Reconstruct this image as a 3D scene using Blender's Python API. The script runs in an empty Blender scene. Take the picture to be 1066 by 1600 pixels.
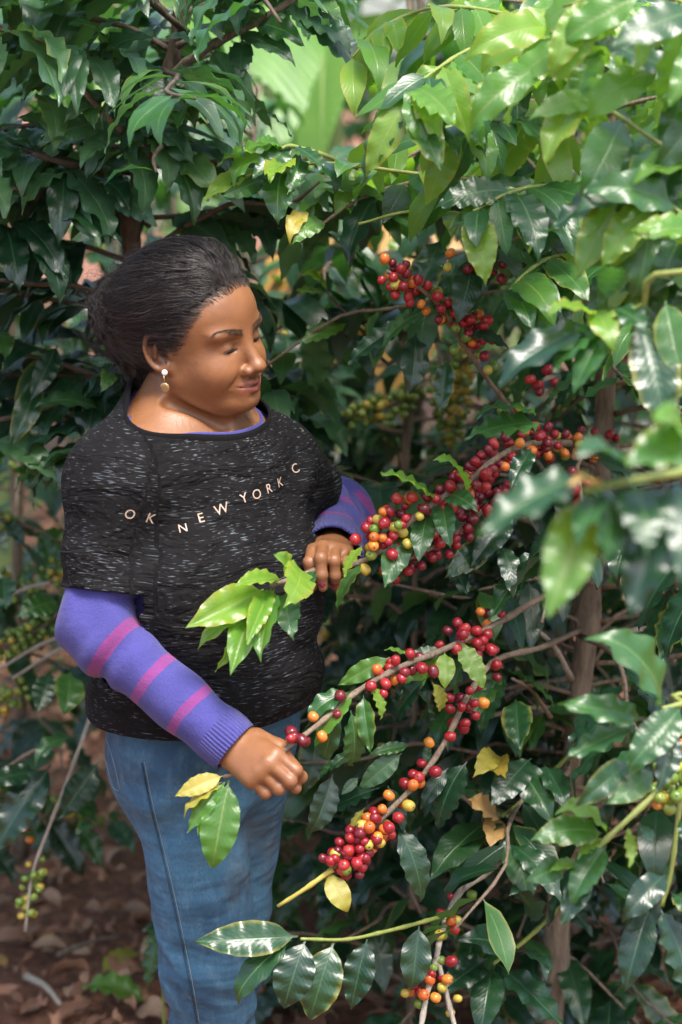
import bpy, bmesh, math, random, time
import numpy as np
from mathutils import Vector, Matrix, Quaternion
from mathutils.bvhtree import BVHTree

# ------------------------------------------------------------------ camera, sky, sun, exposure
scene = bpy.context.scene
COL = scene.collection
CAM_H, PITCH, LENS = 1.67, math.radians(12.0), 68.0
cam_data = bpy.data.cameras.new('camera')
cam_data.sensor_fit = 'VERTICAL'; cam_data.sensor_height = 36.0; cam_data.sensor_width = 24.0
cam_data.lens = LENS
cam_data.clip_start = 0.05; cam_data.clip_end = 400.0
cam_data.dof.use_dof = True
cam_data.dof.focus_distance = 2.62
cam_data.dof.aperture_fstop = 3.2
camera = bpy.data.objects.new('camera', cam_data); COL.objects.link(camera)
camera.location = (0, 0, CAM_H)
camera.rotation_euler = (math.radians(90) - PITCH, 0, 0)
scene.camera = camera

world = bpy.data.worlds.new('World'); scene.world = world; world.use_nodes = True
SUN_ELEV, SUN_AZ = math.radians(66), math.radians(150)     # azimuth clockwise from +Y: behind the camera, to its right
wn = world.node_tree
sky = wn.nodes.new('ShaderNodeTexSky'); sky.sky_type = 'NISHITA'; sky.sun_disc = False
sky.sun_elevation = SUN_ELEV; sky.sun_rotation = SUN_AZ
sky.air_density = 1.0; sky.dust_density = 4.0; sky.ozone_density = 0.6
wn.links.new(sky.outputs[0], wn.nodes['Background'].inputs[0])
wn.nodes['Background'].inputs[1].default_value = 0.11

sun_data = bpy.data.lights.new('sun', 'SUN'); sun_data.energy = 1.5; sun_data.angle = math.radians(20)
sun_data.color = (1.0, 0.97, 0.93)
sun = bpy.data.objects.new('sun', sun_data); COL.objects.link(sun)
sdir = Vector((math.sin(SUN_AZ) * math.cos(SUN_ELEV), math.cos(SUN_AZ) * math.cos(SUN_ELEV), math.sin(SUN_ELEV)))
sun.rotation_euler = (-sdir).to_track_quat('-Z', 'Y').to_euler()
sun.location = sdir * 20

scene.view_settings.view_transform = 'Standard'; scene.view_settings.look = 'None'
scene.view_settings.exposure = 2.05; scene.view_settings.gamma = 1.0
scene.cycles.use_denoising = True
scene.cycles.max_bounces = 8; scene.cycles.transparent_max_bounces = 8
scene.cycles.sample_clamp_indirect = 6.0

random.seed(7); np.random.seed(7)
R = math.radians
F_PX = LENS / 36.0 * 1600.0
CP, SP = math.cos(PITCH), math.sin(PITCH)

def P(px, py, Y):
    """point of the place seen at photo pixel (px, py), standing Y metres in front of the camera"""
    u = (px - 533.0) / F_PX; v = (800.0 - py) / F_PX
    d = Vector((u, CP + v * SP, -SP + v * CP))
    s = Y / d.y
    return Vector((d.x * s, Y, CAM_H + d.z * s))

def ray_dir(px, py):
    u = (px - 533.0) / F_PX; v = (800.0 - py) / F_PX
    return Vector((u, CP + v * SP, -SP + v * CP)).normalized()

def pix(p):
    x, y, z = p[0], p[1], p[2] - CAM_H
    dep = y * CP - z * SP
    up = y * SP + z * CP
    if dep < 0.05: return None
    return (533 + x / dep * F_PX, 800 - up / dep * F_PX, dep)

# ------------------------------------------------------------------ object helpers
def link(name, data, parent=None, mat=None, smooth=True):
    o = bpy.data.objects.new(name, data); COL.objects.link(o)
    if parent is not None: o.parent = parent
    if mat is not None and data is not None: data.materials.append(mat)
    return o

def mesh_from(name, verts, faces, smooth=True):
    me = bpy.data.meshes.new(name)
    me.from_pydata([tuple(v) for v in verts], [], [tuple(f) for f in faces])
    if smooth: me.polygons.foreach_set('use_smooth', [True] * len(me.polygons))
    me.update()
    return me

def mesh_np(name, V, Q, smooth=True):
    """verts (n,3), quads (m,4) numpy"""
    me = bpy.data.meshes.new(name)
    me.vertices.add(len(V)); me.vertices.foreach_set('co', np.asarray(V, np.float32).ravel())
    k = Q.shape[1]
    me.loops.add(Q.size); me.loops.foreach_set('vertex_index', np.asarray(Q, np.int32).ravel())
    me.polygons.add(len(Q)); me.polygons.foreach_set('loop_start', np.arange(0, Q.size, k, dtype=np.int32))
    if smooth: me.polygons.foreach_set('use_smooth', np.ones(len(Q), bool))
    me.update(calc_edges=True); me.validate()
    return me

def tag(o, label=None, cat=None, group=None, kind=None):
    if label: o['label'] = label
    if cat: o['category'] = cat
    if group: o['group'] = group
    if kind: o['kind'] = kind
    return o

def empty(name, loc):
    o = bpy.data.objects.new(name, None); COL.objects.link(o); o.location = loc
    o.empty_display_size = 0.1
    return o

def adopt(o, parent):
    """parent without moving (parents carry no rotation or scale)"""
    o.parent = parent
    o.matrix_parent_inverse = parent.matrix_basis.inverted()
    return o

def catmull(pts, n):
    pts = [Vector(p) for p in pts]
    if len(pts) == 2: return [pts[0].lerp(pts[1], i / n) for i in range(n + 1)]
    ext = [pts[0] * 2 - pts[1]] + pts + [pts[-1] * 2 - pts[-2]]
    out = []
    seg = len(pts) - 1
    for i in range(n + 1):
        t = i / n * seg; k = min(int(t), seg - 1); u = t - k
        a, b, c, d = ext[k:k + 4]
        out.append(0.5 * ((2 * b) + (c - a) * u + (2 * a - 5 * b + 4 * c - d) * u * u + (3 * b - a - 3 * c + d) * u ** 3))
    return out

def tube(path, radii, sides=8, cap=True):
    """verts, faces of a tube along path"""
    V, Fc = [], []
    n = len(path)
    prev = None
    for i, p in enumerate(path):
        t = (path[min(i + 1, n - 1)] - path[max(i - 1, 0)]).normalized()
        if prev is None:
            a = t.orthogonal().normalized()
        else:
            a = (prev - t * prev.dot(t)).normalized()
        prev = a; b = t.cross(a)
        r = radii[i] if hasattr(radii, '__len__') else radii
        for k in range(sides):
            th = 2 * math.pi * k / sides
            V.append(p + (a * math.cos(th) + b * math.sin(th)) * r)
    for i in range(n - 1):
        for k in range(sides):
            k2 = (k + 1) % sides
            Fc.append((i * sides + k, i * sides + k2, (i + 1) * sides + k2, (i + 1) * sides + k))
    if cap:
        Fc.append(tuple(range(sides - 1, -1, -1)))
        Fc.append(tuple((n - 1) * sides + k for k in range(sides)))
    return V, Fc

# ------------------------------------------------------------------ material helpers
class NT:
    def __init__(self, name):
        self.m = bpy.data.materials.new(name); self.m.use_nodes = True
        self.t = self.m.node_tree; self.b = self.t.nodes['Principled BSDF']; self.out = self.t.nodes['Material Output']
    def n(self, typ, **kw):
        nd = self.t.nodes.new(typ)
        for k, v in kw.items(): setattr(nd, k, v)
        return nd
    def l(self, a, b): self.t.links.new(a, b); return b
    def val(self, sock, v):
        if isinstance(v, bpy.types.NodeSocket): self.l(v, sock)
        else: sock.default_value = v
    def math(self, op, a, b=0.0, c=None, clamp=False):
        nd = self.n('ShaderNodeMath', operation=op); nd.use_clamp = clamp
        self.val(nd.inputs[0], a); self.val(nd.inputs[1], b)
        if c is not None: self.val(nd.inputs[2], c)
        return nd.outputs[0]
    def mix(self, f, a, b, mode='MIX'):
        nd = self.n('ShaderNodeMix', data_type='RGBA', blend_type=mode)
        self.val(nd.inputs[0], f)
        for s, v in ((nd.inputs[6], a), (nd.inputs[7], b)):
            if isinstance(v, bpy.types.NodeSocket): self.l(v, s)
            else: s.default_value = (*v[:3], 1)
        return nd.outputs[2]
    def noise(self, scale, detail=3, rough=0.55, vec=None, dim='3D', dist=0.0):
        nd = self.n('ShaderNodeTexNoise', noise_dimensions=dim)
        nd.inputs['Scale'].default_value = scale; nd.inputs['Detail'].default_value = detail
        nd.inputs['Roughness'].default_value = rough; nd.inputs['Distortion'].default_value = dist
        if vec is not None: self.l(vec, nd.inputs['Vector'])
        return nd
    def ramp(self, fac, stops, interp='LINEAR'):
        nd = self.n('ShaderNodeValToRGB'); r = nd.color_ramp; r.interpolation = interp
        while len(r.elements) < len(stops): r.elements.new(0.5)
        for e, (p, c) in zip(r.elements, stops):
            e.position = p; e.color = (*c[:3], 1) if hasattr(c, '__len__') else (c, c, c, 1)
        self.l(fac, nd.inputs[0]); return nd.outputs[0]
    def sstep(self, x, a, b):
        nd = self.n('ShaderNodeMapRange', interpolation_type='SMOOTHSTEP')
        self.val(nd.inputs[0], x); nd.inputs[1].default_value = a; nd.inputs[2].default_value = b
        return nd.outputs[0]
    def bump(self, h, strength=0.3, dist=0.002, normal=None):
        nd = self.n('ShaderNodeBump'); nd.inputs['Strength'].default_value = strength; nd.inputs['Distance'].default_value = dist
        self.l(h, nd.inputs['Height'])
        if normal is not None: self.l(normal, nd.inputs['Normal'])
        return nd.outputs[0]
    def set(self, **kw):
        for k, v in kw.items():
            self.val(self.b.inputs[k.replace('_', ' ')], (*v, 1) if isinstance(v, tuple) and len(v) == 3 else v)

# ------------------------------------------------------------------ implicit-surface helpers (numpy)
def smin(a, b, k):
    h = np.maximum(k - np.abs(a - b), 0)
    return np.minimum(a, b) - h * h * (0.25 / k)
def smax(a, b, k): return -smin(-a, -b, k)
def sstep(x, a, b):
    t = np.clip((x - a) / (b - a), 0, 1); return t * t * (3 - 2 * t)
def ell(p, c, r):
    x = p[:, 0] - c[0]; y = p[:, 1] - c[1]; z = p[:, 2] - c[2]
    x = x / r[0]; y = y / r[1]; z = z / r[2]
    k0 = np.sqrt(x * x + y * y + z * z)
    x /= r[0]; y /= r[1]; z /= r[2]
    return k0 * (k0 - 1) / (np.sqrt(x * x + y * y + z * z) + 1e-9)
def cone(p, a, b, r1, r2):
    ux, uy, uz = float(b[0] - a[0]), float(b[1] - a[1]), float(b[2] - a[2])
    x = p[:, 0] - float(a[0]); y = p[:, 1] - float(a[1]); z = p[:, 2] - float(a[2])
    t = np.clip((x * ux + y * uy + z * uz) / (ux * ux + uy * uy + uz * uz), 0, 1)
    x -= t * ux; y -= t * uy; z -= t * uz
    return np.sqrt(x * x + y * y + z * z) - (r1 + t * (r2 - r1))

_perm = np.random.RandomState(3).rand(64, 64, 64).astype(np.float32)
def vnoise(p, scale):
    q = p * scale; i = np.floor(q).astype(int); f = q - i; f = f * f * (3 - 2 * f)
    def g(dx, dy, dz): return _perm[(i[:, 0] + dx) & 63, (i[:, 1] + dy) & 63, (i[:, 2] + dz) & 63]
    x, y, z = f[:, 0], f[:, 1], f[:, 2]
    a = g(0, 0, 0) * (1 - x) + g(1, 0, 0) * x; b = g(0, 1, 0) * (1 - x) + g(1, 1, 0) * x
    c = g(0, 0, 1) * (1 - x) + g(1, 0, 1) * x; d = g(0, 1, 1) * (1 - x) + g(1, 1, 1) * x
    return ((a * (1 - y) + b * y) * (1 - z) + (c * (1 - y) + d * y) * z) * 2 - 1

def axis(lo, hi, coarse, dense):
    """grid lines from lo to hi, 'coarse' apart, and finer inside each (a, b, step) of dense"""
    out = [lo]
    while out[-1] < hi:
        st = coarse
        for a, b, s in dense:
            if a - 1e-9 <= out[-1] < b: st = min(st, s)
            elif out[-1] < a < out[-1] + st: st = max(a - out[-1], s)
        out.append(out[-1] + st)
    return np.array(out)

def surface_net(f, xs, ys, zs, B=24, proj=2):
    """mesh of f = 0 on the grid xs x ys x zs, worked through in blocks near the surface only"""
    nx, ny, nz = len(xs), len(ys), len(zs)
    vid = {}
    Vs, Qs = [], []
    D = np.full((nx, ny, nz), 1e3, np.float32)
    done = np.zeros((nx, ny, nz), bool)
    bl = []
    cen, rad = [], []
    for i in range(0, nx, B):
        for j in range(0, ny, B):
            for k in range(0, nz, B):
                i1, j1, k1 = min(i + B, nx), min(j + B, ny), min(k + B, nz)
                c = np.array([(xs[i] + xs[i1 - 1]) / 2, (ys[j] + ys[j1 - 1]) / 2, (zs[k] + zs[k1 - 1]) / 2])
                h = np.array([xs[i1 - 1] - xs[i], ys[j1 - 1] - ys[j], zs[k1 - 1] - zs[k]]) / 2
                bl.append((i, i1, j, j1, k, k1)); cen.append(c); rad.append(np.linalg.norm(h))
    dc = f(np.array(cen))
    for b, d, r in zip(bl, dc, rad):
        i, i1, j, j1, k, k1 = b
        if abs(d) > r * 1.35 + 0.02:
            D[i:i1, j:j1, k:k1] = d; continue
        X, Y, Z = np.meshgrid(xs[i:i1], ys[j:j1], zs[k:k1], indexing='ij')
        D[i:i1, j:j1, k:k1] = f(np.asfortranarray(np.stack([X.ravel(), Y.ravel(), Z.ravel()], 1).astype(np.float32))).reshape(X.shape)
    S = D < 0
    n8 = sum(S[a:nx - 1 + a, b:ny - 1 + b, c:nz - 1 + c].astype(np.int8) for a in (0, 1) for b in (0, 1) for c in (0, 1))
    cells = np.argwhere((n8 > 0) & (n8 < 8))
    idx = np.full((nx - 1, ny - 1, nz - 1), -1, np.int32)
    idx[cells[:, 0], cells[:, 1], cells[:, 2]] = np.arange(len(cells))
    acc = np.zeros((len(cells), 3)); cnt = np.zeros(len(cells))
    corners = [(a, b, c) for a in (0, 1) for b in (0, 1) for c in (0, 1)]
    G = [xs, ys, zs]
    for a in corners:
        for ax in range(3):
            if a[ax]: continue
            b = list(a); b[ax] = 1
            ca = cells + np.array(a); cb = cells + np.array(b)
            da = D[ca[:, 0], ca[:, 1], ca[:, 2]]; db = D[cb[:, 0], cb[:, 1], cb[:, 2]]
            m = (da < 0) != (db < 0)
            t = np.where(m, da / np.where(m, da - db, 1), 0)
            pa = np.stack([G[q][ca[:, q]] for q in range(3)], 1); pb = np.stack([G[q][cb[:, q]] for q in range(3)], 1)
            acc += np.where(m[:, None], pa + (pb - pa) * t[:, None], 0); cnt += m
    V = acc / np.maximum(cnt, 1)[:, None]
    for _ in range(proj):
        e = 4e-4; d = f(V)
        g = np.stack([f(V + np.eye(3)[q] * e) - d for q in range(3)], 1) / e
        gn = np.maximum((g ** 2).sum(1), 0.2)
        st = (d / gn)[:, None] * g
        ln = np.linalg.norm(st, axis=1, keepdims=True)
        V = V - st * np.minimum(1, 0.0025 / np.maximum(ln, 1e-9))
    quads = []
    for ax in range(3):
        o1, o2 = (ax + 1) % 3, (ax + 2) % 3
        sl0 = [slice(1, n - 1) for n in (nx, ny, nz)]; sl0[ax] = slice(0, (nx, ny, nz)[ax] - 1)
        sl1 = list(sl0); sl1[ax] = slice(1, (nx, ny, nz)[ax])
        A, Bq = S[tuple(sl0)], S[tuple(sl1)]
        e = np.argwhere(A != Bq)
        if not len(e): continue
        off = np.array([1, 1, 1]); off[ax] = 0
        e = e + off
        inside_first = S[e[:, 0], e[:, 1], e[:, 2]]
        def cid(d1, d2):
            q = e.copy(); q[:, o1] -= d1; q[:, o2] -= d2
            return idx[q[:, 0], q[:, 1], q[:, 2]]
        a, b, c, d = cid(1, 1), cid(0, 1), cid(0, 0), cid(1, 0)
        q = np.stack([a, b, c, d], 1)
        q[~inside_first] = q[~inside_first][:, ::-1]
        quads.append(q)
    return V, np.concatenate(quads)

# glyphs for the print on the shirt (made while the scene is still empty)
GLYPH = {}
for ch in 'OKNEWYRCI':
    cu = bpy.data.curves.new('letter', 'FONT'); cu.body = ch; cu.align_x = 'CENTER'; cu.align_y = 'CENTER'; cu.resolution_u = 4
    to = bpy.data.objects.new('letter', cu); COL.objects.link(to)
    dg = bpy.context.evaluated_depsgraph_get(); dg.update()
    GLYPH[ch] = bpy.data.meshes.new_from_object(to.evaluated_get(dg)); bpy.data.objects.remove(to); bpy.data.curves.remove(cu)
# ------------------------------------------------------------------ materials
MAT = {}
def simple(name, col, rough=0.6, **kw):
    m = NT(name); m.set(Base_Color=col, Roughness=rough)
    for k, v in kw.items(): m.set(**{k: v})
    MAT[name] = m.m; return m

def make_person_mats():
    m = NT('skin')
    at = m.n('ShaderNodeAttribute', attribute_name='skin')
    co = m.n('ShaderNodeTexCoord').outputs['Object']
    n1 = m.noise(38, 4, 0.6, co); n2 = m.noise(520, 3, 0.6, co)
    c = m.mix(m.ramp(n1.outputs[0], [(0.35, 0.0), (0.7, 0.42)]), m.mix(m.ramp(m.noise(14, 3, 0.6, co).outputs[0], [(0.4, 0.0), (0.7, 0.35)]), at.outputs[0], (0.24, 0.098, 0.040)), (0.125, 0.050, 0.021))
    m.set(Base_Color=c, Roughness=m.ramp(n2.outputs[0], [(0.3, 0.31), (0.7, 0.54)]), Subsurface_Weight=0.10, Subsurface_Scale=0.004)
    m.b.inputs['Subsurface Radius'].default_value = (1.0, 0.35, 0.18)
    m.b.inputs['Specular IOR Level'].default_value = 0.45
    n3 = m.noise(150, 4, 0.65, co); m.set(Normal=m.bump(n2.outputs[0], 0.22, 0.0012, m.bump(n3.outputs[0], 0.16, 0.003)))
    MAT['skin'] = m.m
    m = NT('hair'); co = m.n('ShaderNodeTexCoord').outputs['Object']
    n1 = m.noise(30, 3, 0.6, co); at = m.n('ShaderNodeAttribute', attribute_name='rnd')
    f = m.math('ADD', m.math('MULTIPLY', at.outputs['Fac'], 0.75), m.math('MULTIPLY', n1.outputs[0], 0.3))
    m.set(Base_Color=m.ramp(f, [(0.15, (0.006, 0.004, 0.0035)), (0.6, (0.016, 0.011, 0.009)), (0.85, (0.045, 0.033, 0.027)), (1.0, (0.10, 0.085, 0.075))]), Roughness=0.45)
    MAT['hair'] = m.m
    simple('lash', (0.012, 0.008, 0.006), 0.6)
    simple('brow', (0.035, 0.019, 0.012), 0.7)
    simple('tooth', (0.75, 0.70, 0.60), 0.3)
    simple('pearl', (0.85, 0.83, 0.78), 0.15)
    simple('brass', (0.55, 0.42, 0.22), 0.4, Metallic=0.8)
    simple('polish', (0.16, 0.015, 0.045), 0.2)
    simple('shoe', (0.05, 0.045, 0.04), 0.6)
    simple('thread', (0.15, 0.19, 0.20), 0.8)
    m = NT('eye'); at = m.n('ShaderNodeAttribute', attribute_name='gaze')
    m.set(Base_Color=m.ramp(at.outputs['Fac'], [(0.0, (0.008, 0.005, 0.004)), (0.42, (0.030, 0.014, 0.008)), (0.5, (0.42, 0.36, 0.31)), (1.0, (0.42, 0.34, 0.29))]), Roughness=0.12); MAT['eye'] = m.m
    m = NT('shirt')                                                   # black jersey with pale slub streaks
    at = m.n('ShaderNodeAttribute', attribute_name='cloth')
    co = m.n('ShaderNodeTexCoord').outputs['Object']
    mp = m.n('ShaderNodeMapping'); mp.inputs['Scale'].default_value = (56, 800, 1); m.l(at.outputs['Vector'], mp.inputs['Vector'])
    nn = m.noise(1.0, 1.5, 0.5, mp.outputs[0])
    big = m.noise(16, 2, 0.5, co)
    th = m.math('ADD', nn.outputs[0], m.math('MULTIPLY', m.math('SUBTRACT', big.outputs[0], 0.5), 0.22))
    streak = m.sstep(th, 0.635, 0.70)
    base = m.mix(m.ramp(big.outputs[0], [(0.3, 0), (0.75, 1)]), (0.0060, 0.0057, 0.0060), (0.0105, 0.0098, 0.0102))
    m.set(Base_Color=m.mix(m.math('MULTIPLY', streak, 0.75), base, (0.14, 0.165, 0.185)), Roughness=0.9)
    m.b.inputs['Specular IOR Level'].default_value = 0.12
    fine = m.noise(900, 2, 0.6, co); med = m.noise(30, 3, 0.6, co)
    mpf = m.n('ShaderNodeMapping'); mpf.inputs['Scale'].default_value = (7, 26, 1); m.l(at.outputs['Vector'], mpf.inputs['Vector']); cre = m.noise(1.0, 3, 0.6, mpf.outputs[0], dist=1.2)
    b1 = m.bump(med.outputs[0], 0.5, 0.012, m.bump(cre.outputs[0], 0.7, 0.02)); m.set(Normal=m.bump(fine.outputs[0], 0.35, 0.0012, b1))
    MAT['shirt'] = m.m
    simple('collar', (0.006, 0.0055, 0.006), 0.95, Specular_IOR_Level=0.1)
    m = NT('print'); co = m.n('ShaderNodeTexCoord').outputs['Object']
    m.set(Base_Color=m.ramp(m.noise(60, 2, 0.5, co).outputs[0], [(0.35, (0.36, 0.24, 0.15)), (0.65, (0.46, 0.36, 0.31))]), Roughness=0.6); MAT['print'] = m.m
    m = NT('sweater')
    at = m.n('ShaderNodeAttribute', attribute_name='arm'); sp = m.n('ShaderNodeSeparateXYZ'); m.l(at.outputs['Vector'], sp.inputs[0])
    co = m.n('ShaderNodeTexCoord').outputs['Object']
    wob = m.math('MULTIPLY', m.math('SUBTRACT', m.noise(22, 2, 0.5, co).outputs[0], 0.5), 0.035)
    t = m.math('ADD', sp.outputs[0], wob)
    tot = None
    for cpos, w in ((0.155, 0.029), (0.43, 0.029), (0.70, 0.027)):
        s = m.math('LESS_THAN', m.math('ABSOLUTE', m.math('SUBTRACT', t, cpos)), w)
        tot = s if tot is None else m.math('MAXIMUM', tot, s)
    tot = m.math('MULTIPLY', tot, sp.outputs[2])
    n1 = m.noise(420, 2, 0.6, co); n2 = m.noise(26, 3, 0.6, co)
    pur = m.mix(n2.outputs[0], (0.030, 0.027, 0.150), (0.046, 0.043, 0.215))
    mag = m.mix(n2.outputs[0], (0.15, 0.016, 0.115), (0.21, 0.028, 0.165))
    c = m.mix(tot, pur, mag)
    c = m.mix(m.ramp(n1.outputs[0], [(0.35, 0.0), (0.7, 0.35)]), c, (0.070, 0.07, 0.22))
    m.set(Base_Color=c, Roughness=0.95); m.b.inputs['Sheen Weight'].default_value = 0.1
    wv = m.n('ShaderNodeTexWave', wave_type='BANDS', bands_direction='X'); wv.inputs['Scale'].default_value = 38; wv.inputs['Distortion'].default_value = 1.5; wv.inputs['Detail'].default_value = 2
    m.l(at.outputs['Vector'], wv.inputs['Vector'])
    b1 = m.bump(n2.outputs[0], 0.4, 0.008); rib = m.math('MULTIPLY', m.math('SINE', m.math('MULTIPLY', sp.outputs[1], 46.0)), m.sstep(sp.outputs[0], 0.86, 0.88)); b2 = m.bump(rib, 0.6, 0.0016, m.bump(wv.outputs[0], 0.3, 0.0012, b1)); m.set(Normal=m.bump(n1.outputs[0], 0.5, 0.002, b2))
    MAT['sweater'] = m.m
    for nm, k in (('denim', 1.0), ('denim_dark', 0.5)):
        m = NT(nm); co = m.n('ShaderNodeTexCoord').outputs['Object']
        mp = m.n('ShaderNodeMapping'); mp.inputs['Scale'].default_value = (1, 1, 0.55); m.l(co, mp.inputs['Vector'])
        n1 = m.noise(420, 3, 0.7, mp.outputs[0]); n2 = m.noise(7, 4, 0.6, co); n3 = m.noise(55, 3, 0.65, mp.outputs[0])
        dk = (0.014 * k, 0.054 * k, 0.105 * k); lt = (0.046 * k, 0.140 * k, 0.225 * k); wh = (0.13 * k, 0.24 * k, 0.33 * k)
        c = m.mix(m.ramp(n2.outputs[0], [(0.35, 0), (0.65, 1)]), dk, lt)
        c = m.mix(m.ramp(n3.outputs[0], [(0.48, 0), (0.78, 0.4)]), c, wh)
        c = m.mix(m.ramp(n1.outputs[0], [(0.35, 0.45), (0.6, 0.0)]), c, (0.015 * k, 0.05 * k, 0.10 * k))
        dirt = m.noise(5.5, 4, 0.65, co)
        c = m.mix(m.ramp(dirt.outputs[0], [(0.56, 0), (0.72, 0.5)]), c, (0.075, 0.070, 0.058))
        m.set(Base_Color=c, Roughness=0.85)
        mp4 = m.n('ShaderNodeMapping'); mp4.inputs['Scale'].default_value = (1, 1, 2.6); m.l(co, mp4.inputs['Vector']); n4 = m.noise(11, 2, 0.5, mp4.outputs[0]); b1 = m.bump(n3.outputs[0], 0.25, 0.004, m.bump(n4.outputs[0], 0.6, 0.02)); m.set(Normal=m.bump(n1.outputs[0], 0.3, 0.001, b1))
        MAT[nm] = m.m
make_person_mats()
# ------------------------------------------------------------------ plant materials
def leaf_mat(name, stops, trans, trans_amt=0.3, rough=0.36, vein=(0.16, 0.26, 0.08), vein_amt=0.45, back=None, spots=0.25, yellow=0.0, nveins=7.0):
    m = NT(name)
    uv = m.n('ShaderNodeUVMap', uv_map='leaf'); sp = m.n('ShaderNodeSeparateXYZ'); m.l(uv.outputs[0], sp.inputs[0])
    u, v = sp.outputs[0], sp.outputs[1]
    a = m.math('ABSOLUTE', m.math('SUBTRACT', u, 0.5)); a = m.math('MULTIPLY', a, 2.0)
    oi = m.n('ShaderNodeObjectInfo'); at = m.n('ShaderNodeAttribute', attribute_name='rnd')
    r = m.math('FRACT', m.math('ADD', oi.outputs['Random'], at.outputs['Fac']))
    co = m.n('ShaderNodeTexCoord').outputs['Object']
    loc = m.n('ShaderNodeVectorMath', operation='ADD'); m.l(uv.outputs[0], loc.inputs[0])
    cx = m.n('ShaderNodeCombineXYZ'); m.l(m.math('MULTIPLY', r, 37.0), cx.inputs[0]); m.l(m.math('MULTIPLY', r, 91.0), cx.inputs[1]); m.l(cx.outputs[0], loc.inputs[1])
    n1 = m.noise(2.6, 3, 0.55, loc.outputs[0]); n2 = m.noise(16, 3, 0.6, loc.outputs[0])
    base = m.ramp(m.math('ADD', r, m.math('MULTIPLY', m.math('SUBTRACT', n1.outputs[0], 0.5), 0.5)), stops)
    ph = m.math('FRACT', m.math('SUBTRACT', m.math('MULTIPLY', v, nveins), m.math('ADD', m.math('MULTIPLY', a, 1.5), m.math('MULTIPLY', n1.outputs[0], 0.9))))
    lat = m.math('ABSOLUTE', m.math('SUBTRACT', ph, 0.5))                     # 0 at the vein
    latm = m.math('MULTIPLY', m.math('SUBTRACT', 1.0, m.sstep(lat, 0.015, 0.075)), m.math('SUBTRACT', 1.0, m.math('MULTIPLY', a, 0.9)))
    mid = m.math('SUBTRACT', 1.0, m.sstep(a, 0.022, 0.075))
    vm = m.math('MAXIMUM', mid, m.math('MULTIPLY', latm, 0.22))
    c = m.mix(m.math('MULTIPLY', vm, vein_amt), base, vein)
    # wear of the leaf itself: yellowed rims and small brown spots
    edge = m.math('MULTIPLY', m.sstep(m.math('ADD', a, m.math('MULTIPLY', n1.outputs[0], 0.7)), 1.05 - yellow, 1.5 - yellow), m.math('GREATER_THAN', r, 0.84 - yellow * 2.5))
    c = m.mix(m.math('MULTIPLY', edge, 0.55), c, (0.30, 0.26, 0.03))
    spot = m.math('MULTIPLY', m.sstep(n2.outputs[0], 0.70, 0.76), spots)
    c = m.mix(spot, c, (0.10, 0.06, 0.015))
    geo = m.n('ShaderNodeNewGeometry')
    bk = back or tuple(min(1, x * 1.7 + 0.02) for x in stops[len(stops) // 2][1])
    c2 = m.mix(m.math('MULTIPLY', geo.outputs['Backfacing'], 0.75), c, bk)
    h = m.math('SUBTRACT', m.math('MULTIPLY', m.math('SINE', m.math('MULTIPLY', lat, 6.283)), 0.20), m.math('MULTIPLY', mid, 0.9))
    h = m.math('ADD', h, m.math('MULTIPLY', n2.outputs[0], 0.25))
    nrm = m.bump(h, 0.22, 0.0030)
    rg = m.math('ADD', m.math('MULTIPLY', geo.outputs['Backfacing'], 0.25), m.math('ADD', rough - 0.06, m.math('MULTIPLY', n2.outputs[0], 0.14)))
    m.set(Base_Color=c2, Roughness=rg, Normal=nrm)
    m.b.inputs['Specular IOR Level'].default_value = 0.6
    tr = m.n('ShaderNodeBsdfTranslucent'); m.l(m.mix(m.math('MULTIPLY', vm, 0.3), trans, vein), tr.inputs[0])
    mx = m.n('ShaderNodeMixShader'); mx.inputs[0].default_value = trans_amt
    m.l(m.b.outputs[0], mx.inputs[1]); m.l(tr.outputs[0], mx.inputs[2]); m.l(mx.outputs[0], m.out.inputs['Surface'])
    MAT[name] = m.m
    return m.m

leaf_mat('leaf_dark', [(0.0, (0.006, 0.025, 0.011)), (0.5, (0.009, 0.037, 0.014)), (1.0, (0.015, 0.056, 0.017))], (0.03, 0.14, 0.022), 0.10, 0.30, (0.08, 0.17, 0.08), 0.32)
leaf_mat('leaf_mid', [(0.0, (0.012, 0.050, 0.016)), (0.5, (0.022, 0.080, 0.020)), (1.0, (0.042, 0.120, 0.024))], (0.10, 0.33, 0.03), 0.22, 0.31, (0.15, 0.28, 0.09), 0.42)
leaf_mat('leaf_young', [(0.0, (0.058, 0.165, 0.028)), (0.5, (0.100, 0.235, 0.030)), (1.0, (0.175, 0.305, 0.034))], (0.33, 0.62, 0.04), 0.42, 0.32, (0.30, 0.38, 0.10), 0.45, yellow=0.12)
leaf_mat('leaf_yellow', [(0.0, (0.22, 0.24, 0.03)), (0.5, (0.32, 0.28, 0.035)), (1.0, (0.40, 0.24, 0.03))], (0.50, 0.42, 0.05), 0.3, 0.45, (0.40, 0.38, 0.12), 0.5, spots=0.7, yellow=0.3)
leaf_mat('leaf_tree', [(0.0, (0.022, 0.068, 0.032)), (0.5, (0.042, 0.108, 0.046)), (1.0, (0.080, 0.180, 0.052))], (0.11, 0.34, 0.05), 0.22, 0.34, (0.17, 0.26, 0.12), 0.4, nveins=8)
leaf_mat('leaf_dry', [(0.0, (0.17, 0.074, 0.040)), (0.5, (0.31, 0.155, 0.090)), (1.0, (0.45, 0.30, 0.19))], (0.20, 0.11, 0.05), 0.15, 0.75, (0.15, 0.10, 0.07), 0.3, spots=0.4)
leaf_mat('leaf_orange', [(0.0, (0.38, 0.20, 0.03)), (1.0, (0.42, 0.26, 0.10))], (0.5, 0.28, 0.05), 0.25, 0.5)

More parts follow.
